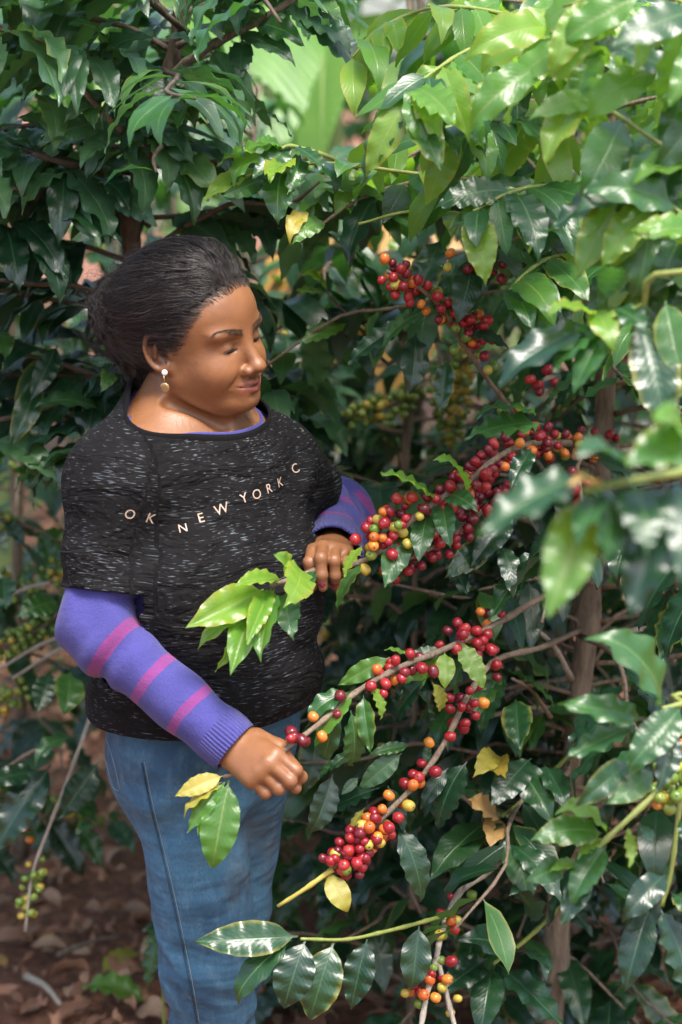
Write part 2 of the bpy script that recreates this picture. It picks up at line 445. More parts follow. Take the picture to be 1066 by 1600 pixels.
def bark_mat(name, c0, c1, scale=60, rough=0.85, bump=0.9):
    m = NT(name); co = m.n('ShaderNodeTexCoord').outputs['Object']
    mp = m.n('ShaderNodeMapping'); mp.inputs['Scale'].default_value = (1, 1, 0.25); m.l(co, mp.inputs[0])
    n1 = m.noise(scale, 5, 0.65, mp.outputs[0]); n2 = m.noise(scale * 5, 3, 0.6, mp.outputs[0])
    m.set(Base_Color=m.mix(m.ramp(n1.outputs[0], [(0.3, 0), (0.7, 1)]), c0, c1), Roughness=rough)
    b = m.bump(n1.outputs[0], bump, 0.006); m.set(Normal=m.bump(n2.outputs[0], bump, 0.002, b)); MAT[name] = m.m
bark_mat('bark', (0.065, 0.045, 0.030), (0.24, 0.19, 0.13))
bark_mat('bark_dark', (0.045, 0.032, 0.022), (0.12, 0.085, 0.06))
bark_mat('twig', (0.13, 0.085, 0.055), (0.26, 0.20, 0.14), 110)
bark_mat('twig_pale', (0.30, 0.26, 0.20), (0.46, 0.41, 0.34), 110)
bark_mat('twig_green', (0.13, 0.19, 0.035), (0.24, 0.26, 0.06), 90, 0.5, 0.2)
bark_mat('twig_yellow', (0.36, 0.28, 0.04), (0.42, 0.36, 0.08), 90, 0.5, 0.2)

def cherry_mat(name, c0, c1, c2):
    m = NT(name); co = m.n('ShaderNodeTexCoord').outputs['Object']; sp = m.n('ShaderNodeSeparateXYZ'); m.l(co, sp.inputs[0])
    oi = m.n('ShaderNodeObjectInfo')
    n = m.noise(1.2, 3, 0.55, co)
    f = m.math('ADD', m.math('MULTIPLY', oi.outputs['Random'], 0.7), m.math('SUBTRACT', m.math('MULTIPLY', n.outputs[0], 0.9), 0.3))
    c = m.ramp(f, [(0.0, c0), (0.5, c1), (1.0, c2)])
    rr = m.math('SQRT', m.math('ADD', m.math('MULTIPLY', sp.outputs[0], sp.outputs[0]), m.math('MULTIPLY', sp.outputs[1], sp.outputs[1])))
    tip = m.math('MULTIPLY', m.math('SUBTRACT', 1.0, m.sstep(rr, 0.06, 0.12)), m.math('GREATER_THAN', sp.outputs[2], 0.4))
    c = m.mix(tip, c, (0.045, 0.022, 0.012))
    m.set(Base_Color=c, Roughness=m.math('ADD', 0.24, m.math('MULTIPLY', tip, 0.5)), Subsurface_Weight=0.1, Subsurface_Scale=0.003)
    MAT[name] = m.m
cherry_mat('cherry_red', (0.16, 0.008, 0.016), (0.28, 0.014, 0.022), (0.40, 0.035, 0.026))
cherry_mat('cherry_dark', (0.085, 0.008, 0.014), (0.15, 0.012, 0.020), (0.24, 0.018, 0.024))
cherry_mat('cherry_orange', (0.48, 0.085, 0.020), (0.55, 0.16, 0.025), (0.58, 0.26, 0.035))
cherry_mat('cherry_yellow', (0.42, 0.26, 0.04), (0.42, 0.34, 0.05), (0.36, 0.36, 0.06))
cherry_mat('cherry_green', (0.085, 0.16, 0.022), (0.14, 0.22, 0.032), (0.24, 0.28, 0.045))

# ------------------------------------------------------------------ leaf and cherry shapes
def leaf_shape(nl, nw, W=1.0, bend=0.5, fold=0.25, wave=0.02, kw=5.0, ph=0.0, twist=0.0, curl=0.0, petiole=0.06, tip=1.0):
    T = [0, petiole, petiole + 0.03, 0.16, 0.3, 0.45, 0.6, 0.75, 0.86, 0.93, 0.97, 1.0]
    Hw = [0.010, 0.011, 0.035, 0.118, 0.182, 0.202, 0.190, 0.140, 0.080, 0.036, 0.016, 0.001]
    V, UV = [], []
    y = z = 0.0
    prev = 0.0
    rows = [0, petiole] + [petiole + (1 - petiole) * ((i / nl) ** 0.95) for i in range(1, nl + 1)]
    for t in rows:
        dt = t - prev; prev = t
        th = bend * (0.5 - t) * 1.0 - curl * max(0, t - 0.6) ** 2 * 6
        y += math.cos(th) * dt; z += math.sin(th) * dt
        hw = float(np.interp(t, T, Hw)) * W
        for j in range(nw + 1):
            s = (j / nw - 0.5) * 2
            x = s * hw
            w = wave * (abs(s) ** 1.6) * math.sin(2 * math.pi * kw * t + ph + (1.3 if s > 0 else 0)) * (1 if t > 0.1 else 0)
            zz = z + fold * abs(x) - 0.55 * fold * x * x / max(hw, 1e-3) + w
            a = twist * t
            V.append((x * math.cos(a), y - abs(x) * 0.0, zz + x * math.sin(a)))
            UV.append((j / nw, t))
    V = np.array(V)
    # chord of the leaf on +y, length one
    tipv = V[-(nw + 1):].mean(0); ang = math.atan2(tipv[2], tipv[1]); L = math.hypot(tipv[1], tipv[2])
    c, s_ = math.cos(-ang), math.sin(-ang)
    yy = (V[:, 1] * c - V[:, 2] * s_) / L; zz = (V[:, 1] * s_ + V[:, 2] * c) / L
    V = np.stack([V[:, 0] / L, yy, zz], 1)
    n = nw + 1; F = []
    for i in range(len(rows) - 1):
        for j in range(nw): F.append((i * n + j, i * n + j + 1, (i + 1) * n + j + 1, (i + 1) * n + j))
    return V, np.array(F), np.array(UV)

def leaf_mesh(name, shp):
    V, Fq, UV = shp
    me = mesh_np(name, V, Fq)
    ul = me.uv_layers.new(name='leaf')
    li = np.zeros(len(me.loops), np.int32); me.loops.foreach_get('vertex_index', li)
    ul.data.foreach_set('uv', UV[li].astype(np.float32).ravel())
    return me

rl = random.Random(21)
LEAF = {}
def make_variants(key, n, W, **kw):
    out = []
    for i in range(n):
        pr = dict(bend=rl.uniform(0.15, 1.1), fold=rl.uniform(0.05, 0.55), wave=rl.uniform(0.008, 0.028), kw=rl.uniform(3.5, 7), ph=rl.uniform(0, 6), twist=rl.uniform(-0.5, 0.5), curl=rl.choice([0, 0, 0.3, 0.8]))
        for k, (a, b) in kw.items(): pr[k] = rl.uniform(a, b)
        ww = W * rl.uniform(0.88, 1.12)
        out.append((leaf_mesh('leaf', leaf_shape(18, 8, ww, **pr)), leaf_shape(6, 2, ww, **pr)))
    LEAF[key] = out
make_variants('coffee', 16, 0.90, wave=(0.018, 0.055), kw=(3.5, 6.5), bend=(0.2, 1.3))
make_variants('tree', 12, 0.78, wave=(0.018, 0.05), bend=(0.3, 1.6), fold=(0.1, 0.6))
make_variants('droop', 6, 0.85, bend=(0.1, 0.6), fold=(0.5, 1.1), wave=(0.02, 0.035), curl=(0, 0.4))
make_variants('dry', 6, 0.9, bend=(0.6, 2.0), fold=(0.4, 1.3), wave=(0.03, 0.07), twist=(-1, 1))

def cherry_mesh():
    bm = bmesh.new(); bmesh.ops.create_uvsphere(bm, u_segments=12, v_segments=8, radius=0.5)
    for v in bm.verts:
        z = v.co.z
        v.co.z = z * 1.10
        if z > 0.42: v.co.z -= (z - 0.42) * 1.1
        if z < -0.4: v.co.z += (-0.4 - z) * 0.6
    for f in bm.faces: f.smooth = True
    me = bpy.data.meshes.new('cherry'); bm.to_mesh(me); bm.free()
    me.materials.append(MAT['cherry_red'])
    return me
CHERRY = cherry_mesh()

# ------------------------------------------------------------------ where foliage must not stand: in the person, or between camera and what is in the open
def poly_in(x, y, poly):
    c = False; n = len(poly); j = n - 1
    for i in range(n):
        xi, yi = poly[i]; xj, yj = poly[j]
        if (yi > y) != (yj > y) and x < (xj - xi) * (y - yi) / (yj - yi) + xi: c = not c
        j = i
    return c
PERSON_POLY = [(140, 430), (190, 360), (300, 340), (420, 395), (440, 560), (430, 610), (560, 720), (605, 800), (600, 870), (570, 960), (515, 975), (515, 1130), (475, 1220), (440, 1280), (440, 1620),
               (225, 1620), (215, 1420), (150, 1280), (115, 1130), (70, 1020), (68, 720), (150, 620), (130, 520)]
KEEP = [(PERSON_POLY, 2.95),
        ([(540, 790), (700, 690), (760, 640), (980, 640), (980, 720), (860, 730), (760, 800), (700, 880), (600, 930), (540, 930)], 2.80),
        ([(270, 860), (520, 840), (540, 960), (470, 1060), (280, 1060)], 2.9),
        ([(440, 1000), (560, 990), (800, 920), (820, 1030), (760, 1140), (690, 1230), (640, 1300), (560, 1390), (420, 1430), (400, 1220), (440, 1130)], 2.62),
        ([(300, 1420), (640, 1420), (640, 1600), (300, 1600)], 2.55),
        ([(570, 380), (700, 400), (800, 480), (800, 560), (700, 560), (570, 470)], 2.85),
        ([(610, 1380), (740, 1330), (740, 1600), (610, 1600)], 2.65),
        ([(890, 930), (960, 930), (930, 1100), (880, 1100)], 3.05),
        ([(390, 30), (540, 60), (540, 205), (400, 205)], 4.0),
        ([(560, -60), (690, -60), (680, 45), (560, 70)], 4.0),
        ([(535, 610), (650, 590), (700, 560), (750, 560), (750, 690), (640, 720), (580, 740), (535, 690)], 3.45),
        ([(0, 1330), (220, 1330), (260, 1600), (0, 1600)], 3.6),
        ([(880, 1300), (1066, 1280), (1066, 1600), (880, 1600)], 2.9)]
def blocked(p, extra=0.0):
    x, y, z = p
    if z < 1.56 and (x + 0.195) ** 2 + (y - 2.62) ** 2 < 0.30 ** 2: return True
    if z < 1.25 and (x - 0.0) ** 2 + (y - 2.75) ** 2 < 0.16 ** 2: return True
    q = pix(p)
    if q is None or q[2] < 1.35: return True
    for poly, d in KEEP:
        if q[2] < d and poly_in(q[0], q[1], poly): return True
    return False

# ------------------------------------------------------------------ a plant and its parts
UP = Vector((0, 0, 1))
class Plant:
    def __init__(self, name, base, label, cat, group=None, seed=1, max_leaf=290):
        self.root = empty(name, base); tag(self.root, label, cat, group)
        self.leaves = []; self.fruit = []; self.r = random.Random(seed); self.max_leaf = max_leaf; self.ncherry = 0
        bpy.context.view_layer.update()
    def add(self, name, V, F_, mat, parent=None):
        o = link(name, mesh_from(name, V, F_), None, mat); adopt(o, parent or self.root)

        return o
    def stem(self, name, pts, r0, r1, mat, n=None, sides=8, knots=True, wob=0.0):
        n = n or max(6, 5 * len(pts))
        path = catmull(pts, n)
        if wob:
            path = [p + Vector((self.r.gauss(0, wob), self.r.gauss(0, wob), self.r.gauss(0, wob))) for p in path]
        rad = []
        for i in range(n + 1):
            t = i / n; rad.append((r0 + (r1 - r0) * t) * ((1.22 if i % 4 == 0 else 0.96) if knots else 1) * self.r.uniform(0.95, 1.05))
        o = self.add(name, *tube(path, rad, sides), MAT[mat])
        o['_p'] = 0
        del o['_p']
        return o, path
    def leaf(self, branch, base, d, n, L, mat, kind='coffee', W=1.0, var=None, keep=False):
        d = d.normalized(); x = d.cross(n)
        if x.length < 1e-3: x = d.orthogonal()
        x.normalize(); n = x.cross(d)
        var = self.r.randrange(len(LEAF[kind])) if var is None else var
        M = Matrix(((x.x * L * W, d.x * L, n.x * L, base.x), (x.y * L * W, d.y * L, n.y * L, base.y), (x.z * L * W, d.z * L, n.z * L, base.z), (0, 0, 0, 1)))
        q = pix(base + d * L * 0.5)
        s = -1
        if q:
            vis = -70 < q[0] < 1136 and -70 < q[1] < 1670
            s = (L / q[2]) * (1 if vis else 0.01)
        self.leaves.append([(1e3 if keep else 0) + s, branch, M, kind, var, mat])
    def leaf_px(self, branch, b, t, mat, kind='coffee', W=1.0, roll=None, face=None, stretch=1.08):
        """leaf from its stalk to its tip"""
        B, T = P(*b), P(*t)
        d = T - B
        n = Vector(face) if face else Vector((0.12, -0.62, 0.78))
        n = n.normalized()
        n = Quaternion(d.normalized(), R(self.r.uniform(-28, 28) if roll is None else roll)) @ n
        self.leaf(branch, B, d, n, d.length * stretch, mat, kind, W, keep=True)
    def pair(self, branch, p, tang, L, mat, kind='coffee', droop=0.5, check=True, prob=1.0):
        side = tang.cross(UP)
        side = side.normalized() if side.length > 0.05 else tang.orthogonal().normalized()
        for sg in (-1, 1):
            if self.r.random() > prob: continue
            d = tang * self.r.uniform(0.15, 0.7) + side * sg * self.r.uniform(0.6, 1.0) - UP * droop * self.r.uniform(0.4, 1.5)
            d.normalize()
            LL = L * self.r.uniform(0.75, 1.15)
            if check and (blocked(p + d * LL * 0.55) or blocked(p + d * LL * 0.95) or blocked(p)): continue
            n = UP * 0.9 + side * sg * self.r.uniform(0.1, 0.9) + Vector((self.r.uniform(-.3, .3), self.r.uniform(-.4, .2), 0))
            self.leaf(branch, p, d, n, LL, mat, kind)
    def cherries(self, branch, p, tang, n, mats, size=0.0165, spread=0.016, rad=0.012):
        tang = tang.normalized(); a = tang.orthogonal().normalized(); b = tang.cross(a)
        placed = []
        for i in range(n):
            best = None
            for _ in range(14):
                th = self.r.uniform(0, 2 * math.pi); al = self.r.uniform(-1, 1) * spread
                rr = rad * self.r.uniform(0.85, 1.5)
                o = a * math.cos(th) + b * math.sin(th)
                q = p + tang * al + o * rr + Vector((0, 0, -0.002))
                dm = min([(q - z).length for z in placed], default=1)
                if best is None or dm > best[0]: best = (dm, q, o)
            dm, q, o = best
            if dm < size * 0.62: continue
            placed.append(q)
            m = self.r.choice(mats)
            s = size * self.r.uniform(0.78, 1.1)
            oo = (o + tang * self.r.uniform(-.4, .4)).normalized()
            M = Matrix.Translation(q) @ oo.to_track_quat('Z', 'Y').to_matrix().to_4x4() @ Matrix.Diagonal((s, s * self.r.uniform(.92, 1), s * self.r.uniform(.98, 1.18), 1))
            e = pix(q); vis = e is not None and -10 < e[0] < 1076 and -10 < e[1] < 1610
            self.fruit.append(((s / e[2]) if vis else 0, branch, M, m))
            self.ncherry += 1
    def auto_branch(self, start, az, length, up0, droop, r0, leafL, mats, spacing=0.05, from_t=0.3, kind='coffee', leaf_droop=0.5, mat='twig', young_tip=True, cherry=None, check=True):
        d = Vector((math.cos(az), math.sin(az), 0))
        pts = []
        for i in range(6):
            t = i / 5
            pts.append(start + d * length * t + UP * (up0 * length * t - droop * length * t * t) + Vector((self.r.gauss(0, .012), self.r.gauss(0, .012), self.r.gauss(0, .008))))
        if check:
            k = 6
            for i in range(1, 6):
                if blocked(pts[i]): k = i; break
            if k < 3: return None
            pts = pts[:k]
        br, path = self.stem('branch', pts, r0, r0 * 0.45, mat, n=14, sides=6)
        tot = sum((path[i + 1] - path[i]).length for i in range(len(path) - 1))
        nn = max(2, int(tot / spacing))
        for i in range(nn + 1):
            t = i / nn
            if t < from_t: continue
            k = min(int(t * 14), 13); p = path[k].lerp(path[k + 1], t * 14 - k); tg = (path[k + 1] - path[k]).normalized()
            m = mats[0]
            if young_tip and t > 0.8: m = mats[-1]
            elif len(mats) > 2 and self.r.random() < 0.4: m = mats[1]
            self.pair(br, p, tg, leafL * (0.75 if t > 0.9 and young_tip else 1.0), m, kind, leaf_droop, check, 0.9)
            if cherry and self.r.random() < cherry[0]:
                if not (check and blocked(p)): self.cherries(br, p, tg, self.r.randint(*cherry[1]), cherry[2])
        e = path[-1]; tg = (path[-1] - path[-3]).normalized()
        self.pair(br, e, (tg + UP * 0.2).normalized(), leafL * 0.7, mats[-1], kind, leaf_droop * 0.6, check, 0.9)
        return br
    def finish(self):
        self.fruit.sort(key=lambda q: -q[0]); iv = self.root.matrix_basis.inverted()
        for s, br, M, m in self.fruit[:300]:
            ob = bpy.data.objects.new('cherry', CHERRY); COL.objects.link(ob)
            ob.parent = br; ob.matrix_basis = M
            ob.material_slots[0].link = 'OBJECT'; ob.material_slots[0].material = MAT[m]
        rest = self.fruit[300:]
        if rest:
            cv = np.array([v.co for v in CHERRY.vertices]); cf = [tuple(p.vertices) for p in CHERRY.polygons]
            mats = sorted({q[3] for q in rest}); Vs, Fs, Mi = [], [], []
            for k, (s, br, M, m) in enumerate(rest):
                A = np.array(M); Vs.append(cv @ A[:3, :3].T + A[:3, 3]); Fs += [tuple(i + k * len(cv) for i in f) for f in cf]; Mi += [mats.index(m)] * len(cf)
            me = mesh_from('cherry_mass', np.concatenate(Vs), Fs)
            at = me.attributes.new('ball', 'FLOAT_VECTOR', 'POINT'); at.data.foreach_set('vector', np.tile(cv, (len(rest), 1)).astype(np.float32).ravel())
            for m in mats: me.materials.append(MAT[m])
            me.polygons.foreach_set('material_index', Mi)
            o = link('cherry_mass', me); adopt(o, self.root); o['kind'] = 'stuff'
        self.leaves.sort(key=lambda q: -q[0])
        objs = [q for q in self.leaves[:self.max_leaf] if q[0] > 0.004]
        rest = self.leaves[len(objs):]
        inv = self.root.matrix_basis.inverted()
        for s, br, M, kind, var, mat in objs:
            me = LEAF[kind][var][0]
            if not me.materials: me.materials.append(MAT['leaf_mid'])
            o = bpy.data.objects.new('leaf', me); COL.objects.link(o)
            o.parent = br; o.matrix_basis = M
            o.material_slots[0].link = 'OBJECT'; o.material_slots[0].material = MAT[mat]
        if rest:
            mats = sorted({q[5] for q in rest}); Vs, Fs, Us, Rn, Mi = [], [], [], [], []
            off = 0
            for s, br, M, kind, var, mat in rest:
                V, Fq, UV = LEAF[kind][var][1]
                A = np.array(M); Vs.append(V @ A[:3, :3].T + A[:3, 3]); Fs.append(Fq + off); Us.append(UV); off += len(V)
                Rn.append(np.full(len(V), self.r.random())); Mi.append(np.full(len(Fq), mats.index(mat)))
            me = mesh_np('foliage', np.concatenate(Vs), np.concatenate(Fs))
            UV = np.concatenate(Us); ul = me.uv_layers.new(name='leaf')
            li = np.zeros(len(me.loops), np.int32); me.loops.foreach_get('vertex_index', li)
            ul.data.foreach_set('uv', UV[li].astype(np.float32).ravel())
            at = me.attributes.new('rnd', 'FLOAT', 'POINT'); at.data.foreach_set('value', np.concatenate(Rn).astype(np.float32))
            for m in mats: me.materials.append(MAT[m])
            me.polygons.foreach_set('material_index', np.concatenate(Mi).astype(np.int32))
            o = link('foliage', me); adopt(o, self.root); o['kind'] = 'stuff'
        print(self.root.name, 'leaves', len(objs), 'rest', len(rest), 'cherries', self.ncherry)
# ------------------------------------------------------------------ ground
def soil_mat():
    m = NT('soil'); co = m.n('ShaderNodeTexCoord').outputs['Object']
    n1 = m.noise(3.0, 5, 0.6, co); n2 = m.noise(38, 5, 0.65, co); n3 = m.noise(160, 3, 0.6, co)
    c = m.mix(m.ramp(n1.outputs[0], [(0.35, 0), (0.65, 1)]), (0.22, 0.086, 0.046), (0.42, 0.190, 0.100))
    c = m.mix(m.ramp(n2.outputs[0], [(0.40, 0.7), (0.62, 0)]), c, (0.085, 0.041, 0.027))
    c = m.mix(m.ramp(n3.outputs[0], [(0.62, 0), (0.74, 0.7)]), c, (0.25, 0.17, 0.12))
    m.set(Base_Color=c, Roughness=0.95)
    b = m.bump(n2.outputs[0], 0.9, 0.03); m.set(Normal=m.bump(n3.outputs[0], 0.7, 0.008, b)); MAT['soil'] = m.m
soil_mat()
def build_ground():
    # near ground uneven, then one sheet to the horizon
    xs = np.concatenate([[-200, -60, -20, -8, -4], np.arange(-2.4, 2.41, 0.06), [4, 8, 20, 60, 200]])
    ys = np.concatenate([[-20, -6, 0, 1.0], np.arange(1.6, 7.01, 0.06), [9, 14, 25, 60, 150, 300]])
    X, Y = np.meshgrid(xs, ys, indexing='ij')
    p = np.stack([X.ravel(), Y.ravel(), np.zeros(X.size)], 1)
    near = (np.abs(p[:, 0]) < 2.41) & (p[:, 1] > 1.55) & (p[:, 1] < 7.05)
    p[:, 2] = np.where(near, 0.030 * vnoise(p + 7.3, 2.1) + 0.012 * vnoise(p + 3.1, 7), 0)
    p[:, 2] -= 0.01
    ft = (np.hypot(p[:, 0] + 0.15, p[:, 1] - 2.75) < 0.5); p[ft, 2] = np.minimum(p[ft, 2], -0.002)
    nx, ny = len(xs), len(ys); i = np.arange(nx - 1)[:, None] * ny + np.arange(ny - 1)[None]
    Q = np.stack([i, i + ny, i + ny + 1, i + 1], -1).reshape(-1, 4)
    o = link('ground', mesh_np('ground', p, Q), None, MAT['soil']); o['kind'] = 'structure'
    r = random.Random(5)
    # fallen leaves nobody could count
    Vs, Fs, Us, Rn, Mi = [], [], [], [], []; off = 0
    for k in range(5200):
        y = 2.9 + 3.9 * r.random() ** 1.3; x = r.uniform(-0.42, 0.42) * y
        if math.hypot(x + 0.1, y - 2.75) < 0.28: continue
        if x < -0.25 * y + 0.25 and y < 3.75 and r.random() < 0.7: continue
        L = 0.03 + 0.07 * r.random() ** 1.6
        a = r.uniform(0, 6.28); tilt = r.gauss(0, 0.35)
        d = Vector((math.cos(a), math.sin(a), math.sin(tilt) * 0.6)).normalized()
        n = Vector((r.gauss(0, .35), r.gauss(0, .35), r.choice((1, 1, -1)))).normalized()
        x_ = d.cross(n).normalized(); n = x_.cross(d)
        z = float(0.030 * vnoise(np.array([[x, y, 0]]) + 7.3, 2.1)[0]) + r.uniform(0.0, 0.03)
        V, Fq, UV = LEAF['dry'][r.randrange(6)][1]
        A = np.array([[x_.x, d.x, n.x], [x_.y, d.y, n.y], [x_.z, d.z, n.z]]) * L
        Vs.append(V @ A.T + np.array([x, y, z])); Fs.append(Fq + off); Us.append(UV); off += len(V)
        Rn.append(np.full(len(V), r.random())); Mi.append(np.full(len(Fq), 0))
    me = mesh_np('leaf_litter', np.concatenate(Vs), np.concatenate(Fs))
    UV = np.concatenate(Us); ul = me.uv_layers.new(name='leaf'); li = np.zeros(len(me.loops), np.int32); me.loops.foreach_get('vertex_index', li)
    ul.data.foreach_set('uv', UV[li].astype(np.float32).ravel())
    at = me.attributes.new('rnd', 'FLOAT', 'POINT'); at.data.foreach_set('value', np.concatenate(Rn).astype(np.float32))
    o = link('leaf_litter', me, None, MAT['leaf_dry'])
    tag(o, 'brown dry fallen leaves covering the soil under the bushes', 'leaf litter', kind='stuff')
def gz(px, py):
    """ground point seen at a pixel"""
    d = ray_dir(px, py); s = CAM_H / -d.z; return Vector((0, 0, CAM_H)) + d * s
def fallen(px, py, L, az, mat, label, z=0.03):
    c = gz(px, py); me = LEAF['dry'][int(px) % 6][0].copy(); me.name = 'fallen_leaf'; me.materials.clear(); me.materials.append(MAT[mat])
    o = link('fallen_leaf', me); o.location = c + Vector((0, 0, z)); o.rotation_euler = (R(random.uniform(-8, 8)), R(random.uniform(-8, 8)), az); o.scale = (L, L, L * 0.6)
    tag(o, label, 'leaf', 'single fallen leaves on the soil')
def stick(px0, py0, px1, py1, r, mat, label, name='stick'):
    a, b = gz(px0, py0) + Vector((0, 0, 0.03)), gz(px1, py1) + Vector((0, 0, 0.04))
    c = a.lerp(b, 0.5) + Vector((0.004, 0.004, 0.006))
    V, F_ = tube(catmull([a, c, b], 10), [r * (1 - 0.05 * i + 0.12 * (i % 3 == 0)) for i in range(11)], 7)
    o = link(name, mesh_from(name, V, F_), None, MAT[mat]); tag(o, label, 'stick', 'sticks lying on the soil')

RED = ['cherry_red'] * 5 + ['cherry_dark'] * 2 + ['cherry_orange']
MIXED = ['cherry_red'] * 5 + ['cherry_orange'] * 2 + ['cherry_yellow'] * 1 + ['cherry_green']
DARK = ['cherry_dark'] * 4 + ['cherry_red'] * 2
ORANGE = ['cherry_orange'] * 3 + ['cherry_yellow'] * 2 + ['cherry_red'] * 2
GREEN = ['cherry_green'] * 5 + ['cherry_yellow']
YELLOW = ['cherry_yellow'] * 3 + ['cherry_green'] * 2

def on_path(path, px, py):
    """the point of a branch nearest to a pixel, with its direction"""
    best = None
    for i, p in enumerate(path[:-1]):
        for u in (0, 0.5):
            q = p.lerp(path[i + 1], u); s = pix(q)
            d = math.hypot(s[0] - px, s[1] - py)
            if best is None or d < best[0]: best = (d, q, (path[i + 1] - p).normalized(), s)
    return best

def clusters(pl, br, path, items, size=0.0153):
    for px, py, n, mats in items:
        d, q, tg, s = on_path(path, px, py)
        if d > 9:                                      # hangs a little off the branch
            t = P(px, py, q.y); q = q.lerp(t, 0.8)
        n = int(n * 1.08 + 0.5)
        pl.cherries(br, q, tg, n, mats, size, spread=0.010 + 0.0011 * n, rad=0.0085 + 0.0006 * n)

def build_main_plant():
    base = P(852, 1745, 2.96); base.z = 0
    pl = Plant('coffee_plant', base, 'large coffee plant heavy with red cherries right of the person', 'coffee plant', 'coffee plants', 3, 300)
    tr, tp = pl.stem('trunk', [base + Vector((0, 0, -0.03)), P(866, 1500, 2.97), P(892, 1250, 2.97), P(905, 1090, 2.96), P(926, 920, 2.97), P(940, 700, 3.0), P(950, 460, 3.02), P(948, 230, 3.04), P(955, 40, 3.05)], 0.023, 0.012, 'bark', n=34, sides=12, wob=0.0012)
    # branch held in the raised hand
    b, path = pl.stem('branch', [P(938, 705, 2.98), P(880, 692, 2.80), P(800, 702, 2.66), P(725, 757, 2.58), P(655, 802, 2.54), P(595, 860, 2.53), P(552, 882, 2.535), P(508, 886, 2.535), P(462, 902, 2.47), P(425, 915, 2.42)], 0.0052, 0.0030, 'twig', n=44)
    clusters(pl, b, path, [(945, 688, 8, DARK), (918, 690, 9, RED), (890, 686, 9, MIXED), (860, 690, 10, RED), (835, 684, 11, RED), (800, 700, 8, RED), (778, 712, 9, RED), (755, 728, 9, RED), (735, 748, 8, RED), (712, 762, 7, RED), (690, 772, 6, RED),
                           (640, 792, 6, RED), (618, 803, 10, MIXED), (595, 822, 9, MIXED), (578, 838, 8, MIXED), (572, 870, 3, YELLOW), (610, 838, 6, ORANGE)])
    Y = 2.37
    for bs, tp_, w in (((412, 921), (299, 977), 0.98), ((405, 925), (316, 1008), .8), ((402, 931), (341, 1041), .75), ((395, 935), (363, 1046), .85), ((425, 918), (388, 1002), .8),
                       ((429, 921), (409, 1026), .9), ((449, 925), (459, 996), 1.0), ((466, 886), (446, 944), 1.2), ((492, 892), (464, 942), 0.9), ((440, 905), (372, 915), 0.9), ((455, 900), (430, 868), 1.2)):
        pl.leaf_px(b, (*bs, 2.43), (*tp_, Y + random.uniform(-.03, .02)), 'leaf_young' if random.random() < .6 else 'leaf_mid', 'droop' if w < 1 else 'coffee', w * 1.05, face=(0.1, -0.85, 0.5))
    pl.leaf_px(b, (566, 852, 2.50), (540, 898, 2.46), 'leaf_young', 'coffee', 1.1, face=(-.3, -.9, .2))
    pl.leaf_px(b, (568, 880, 2.53), (530, 952, 2.50), 'leaf_mid', 'coffee', 0.9, face=(-.5, -.8, .2))
    for bs, tp_, m, k in (((848, 662), (735, 684), 'leaf_mid', 0), ((842, 648), (752, 654), 'leaf_mid', 0), ((686, 786), (601, 742), 'leaf_young', 0), ((728, 770), (680, 724), 'leaf_young', 0), ((692, 786), (704, 852), 'leaf_mid', 0), ((668, 800), (655, 872), 'leaf_mid', 0),
                          ((640, 812), (604, 912), 'leaf_mid', 0), ((700, 775), (745, 800), 'leaf_mid', 0), ((830, 700), (800, 760), 'leaf_dark', 0)):
        pl.leaf_px(b, (*bs, 2.56), (*tp_, 2.50), m, 'coffee', 1.05)
    # its lower neighbour, dark red fruit
    b, path = pl.stem('branch', [P(930, 760, 2.97), P(860, 760, 2.80), P(790, 772, 2.68), P(735, 815, 2.62), P(690, 848, 2.59), P(640, 872, 2.57), P(612, 890, 2.56)], 0.0045, 0.003, 'twig', n=30)
    clusters(pl, b, path, [(795, 770, 6, DARK), (770, 785, 7, DARK), (742, 812, 8, DARK), (722, 830, 8, DARK), (700, 845, 7, RED), (672, 858, 6, RED), (640, 868, 6, RED), (622, 885, 7, RED)])
    for bs, tp_, m in (((800, 800), (740, 880), 'leaf_dark'), ((850, 860), (770, 962), 'leaf_mid'), ((760, 850), (700, 900), 'leaf_dark'), ((700, 870), (730, 930), 'leaf_dark'), ((780, 850), (800, 930), 'leaf_dark')):
        pl.leaf_px(b, (*bs, 2.66), (*tp_, 2.6), m)
    # branch held in the lower hand
    b, path = pl.stem('branch', [P(918, 905, 2.95), P(850, 932, 2.78), P(775, 975, 2.62), P(700, 1012, 2.52), P(620, 1045, 2.45), P(552, 1085, 2.42), P(500, 1130, 2.385), P(455, 1164, 2.36), P(428, 1184, 2.345), P(392, 1202, 2.345), P(350, 1214, 2.355)], 0.0050, 0.0028, 'twig', n=48)
    clusters(pl, b, path, [(460, 1146, 3, DARK), (472, 1158, 2, DARK), (500, 1135, 2, ORANGE), (528, 1108, 3, DARK), (592, 1070, 3, RED), (604, 1050, 5, RED), (628, 1040, 6, RED), (665, 1040, 2, DARK), (706, 992, 4, RED), (722, 982, 4, RED), (735, 995, 5, RED), (752, 1005, 5, RED), (768, 1012, 3, DARK), (762, 956, 4, RED)])
    for bs, tp_, m, w in (((349, 1212), (279, 1242), 'leaf_yellow', .95), ((358, 1219), (334, 1347), 'leaf_young', 1.2), ((351, 1222), (297, 1296), 'leaf_young', .95), ((346, 1222), (292, 1273), 'leaf_yellow', .9), ((352, 1222), (312, 1300), 'leaf_young', .8)):
        pl.leaf_px(b, (*bs, 2.355), (*tp_, 2.33), m, 'coffee', w, face=(-.25, -.85, .45))
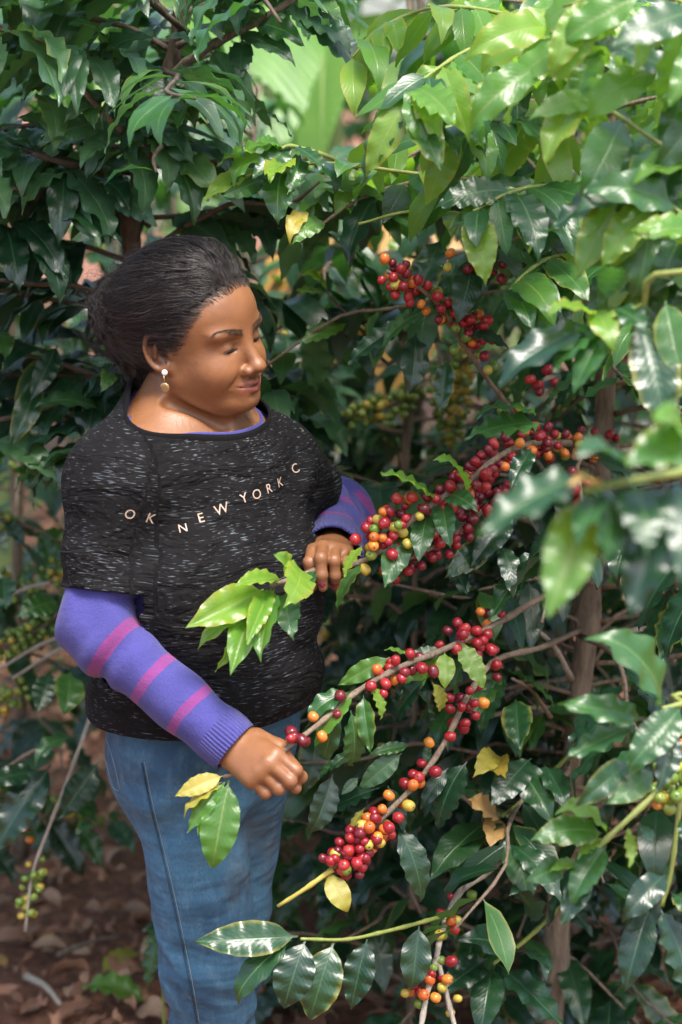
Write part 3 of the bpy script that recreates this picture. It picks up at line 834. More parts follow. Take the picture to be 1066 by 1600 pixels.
    for bs, tp_, m, w, dy in (((553, 1083), (496, 1164), 'leaf_young', 1, -.03), ((550, 1081), (488, 1129), 'leaf_mid', 1.1, -.02), ((568, 1086), (579, 1170), 'leaf_mid', 1.1, -.03), ((580, 1070), (593, 1121), 'leaf_young', 1.1, -.02), ((609, 1027), (534, 1068), 'leaf_young', .95, 0),
                              ((639, 1024), (603, 1017), 'leaf_young', 1, 0), ((692, 1020), (631, 1086), 'leaf_young', 1, -.02), ((695, 1019), (695, 1072), 'leaf_young', 1.3, -.03), ((714, 1001), (754, 1072), 'leaf_young', 1.2, -.03), ((692, 1016), (636, 1040), 'leaf_mid', 1, -.01),
                              ((675, 1066), (684, 1108), 'leaf_yellow', 1.2, .02), ((665, 1060), (625, 1126), 'leaf_dark', 1.1, .03), ((548, 1110), (545, 1190), 'leaf_mid', .9, .02), ((525, 1105), (505, 1180), 'leaf_mid', .9, .02), ((612, 1060), (560, 1050), 'leaf_mid', .9, .02), ((655, 1085), (670, 1128), 'leaf_dark', 1.2, .05)):
        Yb = on_path(path, *bs)[1].y
        pl.leaf_px(b, (*bs, Yb), (*tp_, Yb + dy), m, 'coffee', w)
    # the long grey branch between the two
    b, path = pl.stem('branch', [P(906, 985, 2.95), P(845, 1012, 2.80), P(778, 1030, 2.65), P(737, 1078, 2.57), P(695, 1160, 2.52), P(652, 1222, 2.48), P(600, 1276, 2.45), P(548, 1332, 2.43), P(520, 1356, 2.42)], 0.0048, 0.0032, 'twig', n=44)
    clusters(pl, b, path, [(766, 1052, 4, RED), (722, 1104, 11, RED), (682, 1152, 2, RED), (660, 1206, 5, RED), (638, 1244, 5, ORANGE),
                           (604, 1276, 5, ORANGE), (582, 1290, 9, RED), (570, 1305, 10, RED), (560, 1318, 10, RED), (548, 1332, 10, RED), (538, 1344, 8, RED), (556, 1345, 6, RED), (585, 1305, 7, ORANGE), (522, 1356, 3, YELLOW)], 0.0160)
    for bs, tp_, m, w in (((628, 1177), (564, 1231), 'leaf_mid', 1.0), ((606, 1228), (631, 1298), 'leaf_dark', 1.15), ((593, 1231), (493, 1282), 'leaf_dark', 1.05), ((520, 1209), (485, 1295), 'leaf_dark', 1.2), ((668, 1162), (664, 1196), 'leaf_mid', 1.1), ((560, 1175), (520, 1205), 'leaf_mid', .9),
                          ((640, 1165), (580, 1180), 'leaf_mid', .8), ((540, 1180), (500, 1215), 'leaf_mid', .9), ((570, 1262), (545, 1310), 'leaf_yellow', .8), ((620, 1290), (655, 1400), 'leaf_dark', 1.1), ((560, 1215), (535, 1240), 'leaf_mid', 1.0), ((700, 1200), (660, 1260), 'leaf_dark', 1.0), ((730, 1190), (690, 1290), 'leaf_dark', 1.1)):
        Yb = on_path(path, *bs)[1].y + 0.02
        pl.leaf_px(b, (*bs, Yb), (*tp_, Yb - .02), m, 'coffee', w)
    b, path = pl.stem('branch', [P(520, 1358, 2.42), P(478, 1388, 2.41), P(434, 1416, 2.41)], 0.0040, 0.0024, 'twig_yellow', n=10)
    pl.leaf_px(b, (512, 1366, 2.42), (541, 1421, 2.40), 'leaf_yellow', 'coffee', 1.3)
    # forked sticks at the bottom
    b, path = pl.stem('branch', [P(880, 1235, 2.95), P(782, 1345, 2.72), P(716, 1398, 2.62), P(690, 1460, 2.56), P(681, 1502, 2.53), P(666, 1560, 2.50), P(652, 1640, 2.48)], 0.0046, 0.0038, 'twig_pale', n=36)
    clusters(pl, b, path, [(692, 1428, 4, MIXED), (708, 1434, 2, YELLOW), (688, 1460, 2, YELLOW), (668, 1502, 3, GREEN), (664, 1515, 2, YELLOW), (690, 1512, 4, RED), (684, 1530, 2, ORANGE), (664, 1534, 3, RED), (648, 1546, 3, ORANGE), (640, 1552, 2, GREEN)])
    b2, path2 = pl.stem('branch', [P(683, 1495, 2.53), P(697, 1550, 2.52), P(716, 1625, 2.50)], 0.0040, 0.0034, 'twig_pale', n=12)
    clusters(pl, b2, path2, [(712, 1570, 2, YELLOW)])
    b3, path3 = pl.stem('branch', [P(716, 1398, 2.62), P(724, 1372, 2.62), P(734, 1350, 2.64)], 0.0036, 0.003, 'twig_pale', n=8)
    clusters(pl, b3, path3, [(696, 1396, 1, RED), (728, 1400, 1, GREEN)])
    # low branch reaching in front of the jeans
    b, path = pl.stem('branch', [P(690, 1432, 2.56), P(655, 1442, 2.50), P(600, 1456, 2.44), P(540, 1468, 2.40), P(470, 1467, 2.36)], 0.0034, 0.0022, 'twig_green', n=22)
    for bs, tp_, m, w, rl_ in (((466, 1463), (314, 1471), 'leaf_dark', 1.0, -25), ((456, 1469), (379, 1562), 'leaf_mid', .8, 20), ((477, 1469), (446, 1568), 'leaf_dark', 1.45, 0), ((521, 1473), (487, 1585), 'leaf_dark', 1.3, 0), ((574, 1467), (550, 1570), 'leaf_dark', 1.3, 5), ((655, 1446), (643, 1540), 'leaf_dark', 1.2, 0), ((455, 1470), (395, 1500), 'leaf_mid', .7, 0)):
        Yb = on_path(path, *bs)[1].y
        pl.leaf_px(b, (*bs, Yb), (*tp_, Yb - .02), m, 'coffee', w, roll=rl_)
    # dark leaves low at the right of the fruit
    b, path = pl.stem('branch', [P(890, 1180, 2.95), P(830, 1240, 2.80), P(785, 1275, 2.70)], 0.0040, 0.0025, 'twig_green', n=12)
    for bs, tp_, m, w in (((799, 1280), (825, 1408), 'leaf_mid', 1.1), ((762, 1282), (680, 1367), 'leaf_mid', 1.15), ((806, 1190), (858, 1280), 'leaf_mid', 1.1), ((830, 1185), (772, 1255), 'leaf_dark', 1.1), ((780, 1276), (734, 1252), 'leaf_orange', .9), ((778, 1280), (766, 1320), 'leaf_orange', 1.2), ((806, 1093), (812, 1166), 'leaf_dark', 1.3), ((850, 1195), (880, 1260), 'leaf_dark', 1.1), ((772, 1175), (742, 1212), 'leaf_yellow', 1.1), ((775, 1190), (790, 1215), 'leaf_yellow', 1.2), ((740, 1220), (690, 1240), 'leaf_dark', 1.1)):
        pl.leaf_px(b, (*bs, 2.72), (*tp_, 2.64), m, 'coffee', w)
    b, path = pl.stem('branch', [P(872, 1420, 2.96), P(820, 1470, 2.78), P(772, 1505, 2.66)], 0.0040, 0.0025, 'twig_green', n=12)
    for bs, tp_, m, w in (((770, 1510), (752, 1615), 'leaf_dark', 1.25), ((778, 1506), (874, 1600), 'leaf_dark', 1.25), ((762, 1497), (687, 1552), 'leaf_dark', 1.1), ((800, 1490), (850, 1530), 'leaf_dark', 1.1), ((790, 1480), (720, 1470), 'leaf_dark', 1.1), ((830, 1440), (800, 1400), 'leaf_dark', 1.1)):
        pl.leaf_px(b, (*bs, 2.66), (*tp_, 2.58), m, 'coffee', w)
    # upper fruiting branch
    b, path = pl.stem('branch', [P(945, 740, 3.0), P(850, 690, 2.92), P(780, 615, 2.84), P(722, 535, 2.78), P(690, 482, 2.75), P(650, 446, 2.72), P(604, 424, 2.70)], 0.0044, 0.0026, 'twig', n=36)
    clusters(pl, b, path, [(604, 426, 5, ORANGE), (618, 420, 4, DARK), (630, 436, 6, RED), (634, 452, 5, RED), (672, 460, 6, ORANGE), (690, 480, 6, RED), (698, 494, 5, RED), (746, 498, 7, RED), (748, 512, 8, RED), (760, 526, 6, RED), (705, 520, 3, GREEN), (724, 540, 2, GREEN), (790, 640, 2, YELLOW), (768, 572, 2, YELLOW), (712, 392, 2, ORANGE), (758, 405, 3, DARK), (800, 410, 3, DARK), (862, 580, 5, RED), (820, 565, 1, ORANGE)])
    for bs, tp_, m, w in (((690, 372), (648, 480), 'leaf_dark', 1.2), ((740, 400), (715, 500), 'leaf_dark', 1.1), ((672, 482), (604, 542), 'leaf_mid', .9), ((715, 525), (790, 545), 'leaf_dark', .9), ((640, 500), (550, 565), 'leaf_dark', .9), ((760, 320), (744, 418), 'leaf_dark', 1.1), ((650, 520), (640, 610), 'leaf_dark', 1.1), ((700, 560), (690, 640), 'leaf_dark', 1.1)):
        pl.leaf_px(b, (*bs, 2.78), (*tp_, 2.74), m, 'coffee', w)
    # bare side twigs by the trunk
    for a, c, r, m in (((930, 972, 2.96), (1120, 968, 2.9), .0045, 'twig'), ((925, 1000, 2.96), (1100, 985, 3.1), .005, 'twig_pale'), ((893, 1060, 2.95), (840, 985, 2.8), .005, 'twig_pale'), ((900, 1075, 2.96), (1080, 1065, 3.0), .004, 'twig'), ((900, 1115, 2.96), (760, 1120, 2.85), .006, 'twig'),
                       ((890, 1060, 2.97), (760, 1105, 3.2), .005, 'twig_pale'), ((880, 1020, 3.0), (740, 1050, 3.3), .006, 'twig_pale'), ((905, 1020, 2.98), (770, 1010, 3.1), .0035, 'twig'), ((860, 1120, 2.9), (800, 1060, 2.8), .004, 'twig'), ((895, 1100, 2.97), (870, 1180, 3.2), .004, 'twig_pale')):
        pl.stem('twig', [P(*a), P(*a).lerp(P(*c), .5) + Vector((0, 0, .012)), P(*c)], r, r * .6, m, n=10, sides=6)
    # crown: arching branches with drooping leaf pairs
    r = pl.r
    k = 0
    for h in np.linspace(0.5, 1.95, 64):
        i = min(int(np.interp(h, [p.z for p in tp], range(len(tp)))), len(tp) - 1)
        az = k * 2.39996 + r.uniform(-.3, .3); k += 1
        ln = (0.62 - 0.20 * max(0, h - 1.2)) * r.uniform(0.75, 1.1)
        hi = h > 1.25
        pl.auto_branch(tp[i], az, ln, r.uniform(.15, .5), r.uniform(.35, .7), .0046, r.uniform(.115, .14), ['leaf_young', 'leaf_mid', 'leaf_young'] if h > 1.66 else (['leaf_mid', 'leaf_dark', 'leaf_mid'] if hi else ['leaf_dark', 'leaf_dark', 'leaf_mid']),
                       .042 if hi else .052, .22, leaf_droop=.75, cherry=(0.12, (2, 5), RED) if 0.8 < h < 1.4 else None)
    # young leafy tip above the person's head
    b, path = pl.stem('branch', [P(560, 262, 2.72), P(500, 240, 2.70), P(455, 228, 2.68), P(440, 232, 2.67)], .0035, .0025, 'twig_green', n=12, sides=6)
    for bs, tp_, m, w in (((446, 226), (348, 254), 'leaf_young', 1.0), ((456, 228), (398, 275), 'leaf_mid', 1.2), ((441, 262), (436, 346), 'leaf_mid', 1.2), ((400, 262), (324, 310), 'leaf_young', .9), ((415, 280), (352, 306), 'leaf_mid', 1.0), ((456, 226), (503, 265), 'leaf_mid', 1.1), ((440, 228), (400, 222), 'leaf_young', .9), ((470, 240), (450, 300), 'leaf_mid', 1.1), ((490, 245), (520, 300), 'leaf_dark', 1.1), ((420, 240), (370, 290), 'leaf_young', 1.0), ((480, 330), (455, 378), 'leaf_yellow', 1.0), ((505, 345), (460, 380), 'leaf_young', 1.0)):
        pl.leaf_px(b, (*bs, 2.69), (*tp_, 2.64), m, 'coffee', w)
    # the bright boughs at the top
    for pts, L in (([P(950, 170, 3.03), P(860, 90, 2.8), P(760, 70, 2.6), P(680, 110, 2.5), P(640, 150, 2.46)], .135), ([P(950, 140, 3.03), P(830, 40, 2.9), P(700, 10, 2.8), P(600, 40, 2.75), P(550, 90, 2.72)], .125), ([P(950, 260, 3.03), P(850, 200, 2.75), P(740, 190, 2.6), P(650, 220, 2.55)], .13),
                   ([P(948, 300, 3.03), P(860, 290, 2.7), P(800, 300, 2.5), P(740, 330, 2.45)], .13), ([P(950, 330, 3.02), P(800, 290, 2.8), P(640, 270, 2.72), P(520, 255, 2.7), P(430, 260, 2.68), P(385, 275, 2.66)], .12), ([P(950, 350, 3.02), P(780, 340, 2.85), P(650, 330, 2.78), P(560, 350, 2.74)], .125),
                   ([P(950, 420, 3.02), P(880, 400, 2.7), P(830, 420, 2.55), P(790, 460, 2.5)], .135), ([P(950, 110, 3.04), P(940, 20, 2.7), P(900, 10, 2.5), P(860, 50, 2.4)], .13)):
        b, path = pl.stem('branch', pts, .0038, .0018, 'twig_green', n=24, sides=6)
        n = len(path)
        for i in range(5, n):
            if r.random() < .3: continue
            tg = (path[min(i + 1, n - 1)] - path[i - 1]).normalized()
            y = pix(path[i])[1]
            m = 'leaf_young' if (r.random() < (0.9 if y < 150 else 0.4)) else 'leaf_mid'
            side = tg.cross(UP).normalized()
            for sg in (-1, 1):
                d = (tg * r.uniform(.1, .6) + side * sg * r.uniform(.3, .9) - UP * r.uniform(.05, 1.5) + Vector((0, -.25, 0))).normalized()
                LL = L * r.uniform(.6, 1.0)
                if blocked(path[i] + d * LL * .6) or blocked(path[i] + d * LL): continue
                pl.leaf(b, path[i], d, UP * .6 + Vector((r.uniform(-.3, .3), -.7, 0)), LL, m, 'coffee')
    pl.finish(); return pl

def build_front_plant():
    base = Vector((0.98, 1.95, 0))
    pl = Plant('coffee_plant', base, 'near blurred coffee plant at the right edge with green and orange fruit', 'coffee plant', 'coffee plants', 9, 260)
    pl.stem('trunk', [base + Vector((0, 0, -.03)), base + Vector((-.02, 0, .6)), base + Vector((0, .02, 1.2)), base + Vector((.03, 0, 1.9))], .022, .012, 'bark', n=24, sides=10)
    T = lambda z: base + Vector((0, 0, z))
    b, path = pl.stem('branch', [T(1.18), P(1180, 720, 1.78), P(1066, 738, 1.70), P(985, 752, 1.66), P(912, 766, 1.63)], .005, .003, 'twig_green', n=20)
    for bs, tp_, m, w in (((912, 745), (756, 834), 'leaf_mid', 1.0), ((912, 774), (861, 952), 'leaf_young', 1.05), ((955, 760), (944, 872), 'leaf_mid', 1.1), ((988, 760), (1008, 860), 'leaf_mid', 1.25), ((1042, 752), (988, 955), 'leaf_dark', 1.0), ((1056, 750), (1062, 905), 'leaf_dark', .9), ((1085, 690), (985, 724), 'leaf_mid', 1.2), ((985, 730), (905, 714), 'leaf_mid', 1.0), ((925, 760), (890, 760), 'leaf_orange', .6), ((1066, 680), (1020, 655), 'leaf_young', 1), ((940, 770), (905, 850), 'leaf_mid', .9)):
        pl.leaf_px(b, (*bs, 1.67), (*tp_, 1.60), m, 'coffee', w)
    b, path = pl.stem('branch', [T(.98), P(1130, 1090, 2.1), P(1066, 1100, 2.08), P(1035, 1108, 2.07)], .004, .003, 'twig_green', n=12)
    for bs, tp_, m, w in (((1035, 1107), (925, 1006), 'leaf_mid', 1.1), ((1006, 1125), (881, 1102), 'leaf_mid', .95), ((1000, 1131), (893, 1182), 'leaf_mid', .9), ((1066, 1104), (985, 1199), 'leaf_mid', 1.15), ((1021, 1205), (951, 1253), 'leaf_mid', 1.1), ((985, 1190), (905, 1255), 'leaf_dark', 1.0), ((1050, 1130), (1030, 1230), 'leaf_dark', 1.0)):
        pl.leaf_px(b, (*bs, 2.08), (*tp_, 2.04), m, 'coffee', w)
    b, path = pl.stem('branch', [T(.80), P(1120, 1150, 2.2), P(1030, 1235, 2.16), P(960, 1300, 2.13), P(905, 1352, 2.10)], .005, .003, 'twig_green', n=20)
    clusters(pl, b, path, [(1062, 1178, 5, ORANGE), (1050, 1205, 7, GREEN), (1062, 1220, 7, GREEN), (1044, 1238, 6, GREEN), (1060, 1248, 4, GREEN), (1046, 1262, 1, RED)], .0155)
    for bs, tp_, m, w in (((948, 1303), (874, 1274), 'leaf_young', 1.1), ((941, 1303), (836, 1314), 'leaf_mid', 1.0), ((948, 1321), (897, 1408), 'leaf_mid', 1.2), ((883, 1350), (825, 1376), 'leaf_mid', 1.0), ((981, 1292), (984, 1352), 'leaf_young', .8), ((920, 1345), (880, 1440), 'leaf_dark', 1.0), ((905, 1352), (862, 1362), 'leaf_young', 1.0), ((940, 1310), (905, 1340), 'leaf_young', .9), ((1000, 1290), (1010, 1320), 'leaf_dark', 1.2)):
        pl.leaf_px(b, (*bs, 2.12), (*tp_, 2.08), m, 'coffee', w)
    b, path = pl.stem('branch', [P(1070, 1190, 2.2), P(1058, 1290, 2.18), P(1048, 1365, 2.17), P(1034, 1416, 2.16)], .0036, .0025, 'twig_green', n=16)
    for bs, tp_, m, w in (((1015, 1419), (979, 1542), 'leaf_dark', 1.2), ((1031, 1419), (1075, 1550), 'leaf_dark', 1.3), ((1042, 1365), (977, 1436), 'leaf_dark', 1.1), ((1048, 1395), (1100, 1450), 'leaf_dark', 1.1), ((1060, 1280), (1090, 1330), 'leaf_dark', 1.1)):
        pl.leaf_px(b, (*bs, 2.16), (*tp_, 2.12), m, 'coffee', w)
    # pale clump at mid right and the hanging boughs at the upper right
    b, path = pl.stem('branch', [T(1.36), P(1120, 430, 2.05), P(1000, 480, 2.1), P(930, 490, 2.12)], .004, .0025, 'twig_green', n=16)
    for bs, tp_, m, w in (((930, 490), (862, 492), 'leaf_young', 1.2), ((935, 485), (958, 545), 'leaf_young', 1.3), ((925, 495), (925, 588), 'leaf_mid', 1.3), ((950, 480), (1005, 520), 'leaf_mid', 1.3), ((945, 470), (960, 425), 'leaf_mid', 1.1), ((935, 500), (870, 575), 'leaf_mid', 1.2), ((925, 505), (790, 600), 'leaf_dark', .9), ((1000, 500), (1032, 665), 'leaf_dark', 1.15), ((960, 500), (900, 610), 'leaf_mid', 1.0), ((1040, 470), (1066, 590), 'leaf_mid', 1.1)):
        pl.leaf_px(b, (*bs, 2.12), (*tp_, 2.07), m, 'coffee', w)
    r = pl.r
    for pts, Y in (([(1150, 300), (1040, 230), (950, 170), (870, 110), (800, 100)], 2.2), ([(1140, 190), (1050, 110), (980, 70), (900, 60)], 2.2), ([(1150, 420), (1060, 330), (990, 300), (930, 290)], 2.15), ([(1150, 60), (1060, 0), (960, -10), (880, 10)], 2.15), ([(1150, 560), (1080, 420), (1010, 380), (960, 390)], 2.2)):
        P3 = [P(x, y, Y + .03 * i) for i, (x, y) in enumerate(pts)]
        P3 = [P3[0] + (P3[0] - P3[1]) * 1.2 - UP * .05] + P3
        b, path = pl.stem('branch', P3, .0036, .0018, 'twig_green', n=22, sides=6)
        n = len(path)
        for i in range(6, n):
            if r.random() < .45: continue
            tg = (path[min(i + 1, n - 1)] - path[i - 1]).normalized(); side = tg.cross(UP).normalized()
            m = 'leaf_young' if r.random() < (.75 if pix(path[i])[1] < 160 else .4) else 'leaf_mid'
            for sg in (-1, 1):
                d = (tg * r.uniform(.1, .6) + side * sg * r.uniform(.2, .8) - UP * r.uniform(.1, 1.5)).normalized(); LL = .115 * r.uniform(.75, 1.1)
                pl.leaf(b, path[i], d, UP * .5 + Vector((r.uniform(-.3, .3), -.7, 0)), LL, m, 'coffee')
    pl.finish(); return pl

def build_left_tree():
    base = Vector((-0.27, 3.12, 0))
    pl = Plant('broadleaf_tree', base, 'young tree with long wavy green leaves overhanging behind the person', 'tree', None, 13, 290)
    tr, tp = pl.stem('trunk', [base + Vector((0, 0, -.03)), base + Vector((-.01, 0, .5)), base + Vector((-.05, .02, 1.0)), P(205, 380, 3.08), P(215, 300, 3.04), P(232, 225, 3.0), P(262, 130, 2.98), P(280, 40, 2.98), P(285, -40, 2.98)], .020, .010, 'bark_dark', n=36, sides=10)
    b, path = pl.stem('branch', [P(238, 205, 3.0), P(262, 130, 2.96), P(310, 85, 2.93), P(370, 50, 2.92), P(440, 12, 2.92), P(500, -30, 2.92)], .009, .005, 'bark', n=24)
    Lf = [((284, 101), (304, 195)), ((310, 85), (262, 60)), ((330, 80), (395, 190)), ((372, 52), (455, 100)), ((380, 60), (375, 120)), ((400, 35), (470, 70)), ((440, 15), (540, 80)), ((460, 5), (480, 60)), ((470, 0), (560, 110)), ((480, -10), (530, 30)), ((420, 25), (350, 10)), ((350, 60), (410, 20))]
    for bs, tp_ in Lf: pl.leaf_px(b, (*bs, 2.93), (*tp_, 2.86), 'leaf_tree' if random.random() < .75 else 'leaf_mid', 'tree', 1.1)
    b2, path2 = pl.stem('branch', [P(228, 240, 3.0), P(205, 215, 2.92), P(190, 205, 2.86), P(160, 175, 2.82), P(120, 130, 2.80)], .007, .004, 'bark', n=16)
    for bs, tp_ in (((187, 228), (218, 331)), ((228, 213), (258, 296)), ((240, 205), (300, 255)), ((268, 248), (337, 301)), ((157, 117), (287, 178)), ((170, 150), (105, 190)), ((215, 210), (190, 130)), ((60, 150), (82, 232)), ((160, 160), (150, 200)), ((150, 120), (235, 65)), ((130, 120), (60, 100)), ((120, 130), (40, 60)), ((120, 120), (190, 40)), ((170, 105), (110, 45)), ((150, 130), (90, 110)), ((200, 200), (280, 240)), ((250, 230), (300, 345)), ((190, 215), (130, 260)), ((165, 190), (70, 225))):
        pl.leaf_px(b2, (*bs, 2.88), (*tp_, 2.80), 'leaf_tree' if random.random() < .75 else 'leaf_mid', 'tree', 1.1)
    b3, path3 = pl.stem('branch', [P(210, 330, 3.05), P(150, 270, 2.95), P(100, 255, 2.88), P(50, 240, 2.85)], .007, .004, 'bark_dark', n=14)
    for bs, tp_, m in (((100, 255), (165, 375), 'leaf_tree'), ((115, 270), (40, 330), 'leaf_tree'), ((60, 245), (0, 330), 'leaf_tree'), ((100, 260), (92, 375), 'leaf_dark'), ((50, 320), (180, 380), 'leaf_dark'), ((20, 345), (95, 430), 'leaf_dark'), ((10, 350), (30, 450), 'leaf_dark'), ((120, 310), (145, 372), 'leaf_tree'), ((80, 250), (30, 190), 'leaf_tree'), ((40, 240), (-30, 280), 'leaf_tree'), ((50, 370), (90, 470), 'leaf_dark'), ((60, 240), (-20, 230), 'leaf_tree'), ((170, 290), (240, 350), 'leaf_tree'), ((140, 280), (200, 330), 'leaf_dark')):
        pl.leaf_px(b3, (*bs, 2.90), (*tp_, 2.82), m, 'tree', 1.1)
    b4, path4 = pl.stem('branch', [P(190, 660, 3.1), P(110, 630, 3.0), P(50, 645, 2.98), P(-20, 660, 2.98)], .006, .004, 'bark_dark', n=12)
    for bs, tp_, m in (((155, 640), (60, 638), 'leaf_mid'), ((90, 540), (50, 620), 'leaf_dark'), ((140, 660), (45, 710), 'leaf_dark'), ((-10, 690), (80, 748), 'leaf_tree'), ((170, 585), (158, 612), 'leaf_mid'), ((0, 520), (8, 560), 'leaf_mid'), ((120, 690), (90, 760), 'leaf_dark'), ((60, 600), (20, 690), 'leaf_dark')):
        pl.leaf_px(b4, (*bs, 2.99), (*tp_, 2.93), m, 'tree', 1.15)
    r = pl.r
    k = 0
    for h in np.linspace(1.1, 1.92, 60):
        i = min(int(np.interp(h, [p.z for p in tp], range(len(tp)))), len(tp) - 1)
        az = k * 2.39996 + r.uniform(-.3, .3); k += 1
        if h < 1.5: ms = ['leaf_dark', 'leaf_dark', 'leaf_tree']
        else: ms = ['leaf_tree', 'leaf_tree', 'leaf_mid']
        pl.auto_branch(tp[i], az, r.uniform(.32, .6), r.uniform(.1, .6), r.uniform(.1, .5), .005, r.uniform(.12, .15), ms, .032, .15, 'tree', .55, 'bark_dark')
    pl.finish(); return pl

def auto_plant(base, h, n, label, seed, mats_hi, mats_lo, leafL=.125, length=.6, max_leaf=150, cherry=None, r0=.016, h0=.3, name='coffee_plant', cat='coffee plant', group='coffee plants', droop=.7, spacing=.055, lean=0.05):
    pl = Plant(name, base, label, cat, group, seed, max_leaf); r = pl.r
    lx, ly = r.uniform(-lean, lean), r.uniform(-lean, lean)
    tr, tp = pl.stem('trunk', [base + Vector((0, 0, -.03)), base + Vector((lx, ly, h * .4)), base + Vector((lx * .4, ly, h * .75)), base + Vector((lx, 0, h))], r0, r0 * .4, 'bark', n=24, sides=8)
    for k, z in enumerate(np.linspace(h0, h, n)):
        i = min(int(np.interp(z, [p.z for p in tp], range(len(tp)))), len(tp) - 1)
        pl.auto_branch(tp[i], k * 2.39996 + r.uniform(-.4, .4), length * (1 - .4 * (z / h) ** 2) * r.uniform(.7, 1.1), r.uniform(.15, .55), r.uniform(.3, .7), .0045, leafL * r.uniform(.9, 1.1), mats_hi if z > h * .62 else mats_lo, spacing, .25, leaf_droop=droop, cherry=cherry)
    return pl

def build_others():
    D, M_, Yg = 'leaf_dark', 'leaf_mid', 'leaf_young'
    # slender plant behind the fruit, green and yellow cherries
    pl = auto_plant(gz(668, 1300) * 1 if False else Vector((P(668, 700, 3.55).x, 3.55, 0)), 1.95, 30, 'slender coffee plant with yellow and green cherries behind the red fruit', 31, [M_, D, M_], [D, D, M_], .12, .55, 140, (0.22, (3, 7), YELLOW), .012)
    b, path = pl.stem('branch', [Vector((P(668, 700, 3.55).x, 3.55, 1.27)), P(640, 615, 3.5), P(590, 635, 3.45), P(540, 650, 3.42)], .004, .003, 'twig', n=16)
    clusters(pl, b, path, [(640, 610, 9, GREEN), (625, 618, 9, GREEN), (608, 628, 9, GREEN), (590, 636, 9, GREEN), (572, 640, 9, GREEN), (555, 645, 8, GREEN)], .016)
    b, path = pl.stem('branch', [Vector((P(668, 700, 3.55).x, 3.55, 1.30)), P(700, 600, 3.4), P(720, 570, 3.3), P(745, 545, 3.25)], .004, .003, 'twig', n=16)
    clusters(pl, b, path, [(690, 605, 8, YELLOW), (705, 590, 9, YELLOW), (715, 610, 8, YELLOW), (725, 580, 8, YELLOW), (735, 565, 6, YELLOW), (690, 640, 8, GREEN), (705, 655, 8, GREEN), (720, 640, 8, YELLOW), (700, 680, 7, GREEN), (715, 690, 7, YELLOW)], .016)
    b, path = pl.stem('branch', [Vector((P(668, 700, 3.55).x, 3.55, 1.45)), P(620, 560, 3.2), P(570, 520, 3.05), P(540, 490, 3.0), P(510, 455, 2.98)], .0035, .002, 'bark_dark', n=16)
    clusters(pl, b, path, [(570, 520, 2, YELLOW), (584, 520, 2, YELLOW), (590, 535, 2, YELLOW)], .016)
    for bs, tp_, m in (((510, 455), (475, 432), Yg), ((512, 458), (466, 455), Yg), ((545, 505), (474, 535), Yg), ((590, 525), (548, 568), M_), ((505, 450), (490, 420), Yg)):
        pl.leaf_px(b, (*bs, 3.0), (*tp_, 2.96), m, 'coffee', 1.0)
    pl.finish()
    # left: coffee with green fruit
    pl = auto_plant(Vector((-0.80, 3.45, 0)), 1.5, 26, 'coffee plant with green cherries left of the person', 41, [M_, D, M_], [D, D, M_], .12, .5, 150, (0.30, (4, 8), GREEN), .012, h0=.35)
    b, path = pl.stem('branch', [P(160, 1060, 3.3), P(138, 1130, 3.2), P(105, 1220, 3.15), P(70, 1310, 3.1), P(50, 1370, 3.08), P(40, 1455, 3.06)], .0038, .0024, 'twig_pale', n=24)
    clusters(pl, b, path, [(52, 1360, 4, GREEN), (50, 1378, 5, GREEN), (44, 1395, 5, GREEN), (40, 1412, 5, GREEN), (40, 1422, 4, YELLOW), (38, 1300, 2, ORANGE), (95, 1250, 1, GREEN), (68, 1355, 2, GREEN)], .014)
    b, path = pl.stem('branch', [P(-60, 1290, 3.2), P(-10, 1220, 3.15), P(40, 1180, 3.12), P(100, 1150, 3.1)], .004, .003, 'twig', n=12)
    for bs, tp_, m, w in (((80, 1195), (-5, 1325), D, 1.1), ((120, 1150), (60, 1195), M_, .9), ((155, 1190), (95, 1275), D, 1.2), ((60, 1205), (-20, 1225), D, 1.0), ((150, 1290), (120, 1305), D, 1.0), ((80, 1050), (60, 1110), D, 1.3), ((110, 1050), (100, 1112), M_, 1.6), ((5, 900), (10, 950), M_, 1.6), ((90, 940), (30, 965), M_, 1.2)):
        pl.leaf_px(b, (*bs, 3.1), (*tp_, 3.04), m, 'coffee', w)
    b, path = pl.stem('branch', [P(110, 940, 3.4), P(60, 985, 3.35), P(0, 1010, 3.3), P(-60, 1040, 3.3)], .004, .003, 'twig', n=12)
    clusters(pl, b, path, [(75, 975, 8, GREEN), (55, 985, 8, GREEN), (40, 990, 9, GREEN), (25, 1000, 9, GREEN), (8, 1010, 9, GREEN), (80, 870, 8, GREEN), (90, 885, 7, GREEN), (30, 920, 5, GREEN), (35, 1095, 7, GREEN), (20, 1110, 7, GREEN), (5, 1120, 6, GREEN)], .014)
    for a, c in (((120, 985), (0, 1045)), ((150, 990), (20, 1060)), ((80, 910), (0, 940))):
        pl.stem('twig', [P(*a, 3.3), P((a[0] + c[0]) / 2, (a[1] + c[1]) / 2 - 6, 3.3), P(*c, 3.28)], .004, .003, 'twig_pale', n=8, sides=6)
    pl.finish()
    # low dark plants filling the foot of the fruiting plant
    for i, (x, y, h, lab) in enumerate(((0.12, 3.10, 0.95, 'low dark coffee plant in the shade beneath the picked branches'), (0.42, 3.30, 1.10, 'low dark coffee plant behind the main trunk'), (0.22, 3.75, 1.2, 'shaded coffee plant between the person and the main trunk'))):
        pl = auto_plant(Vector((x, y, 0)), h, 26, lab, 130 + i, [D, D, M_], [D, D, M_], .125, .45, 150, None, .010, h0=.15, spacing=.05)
        pl.finish()
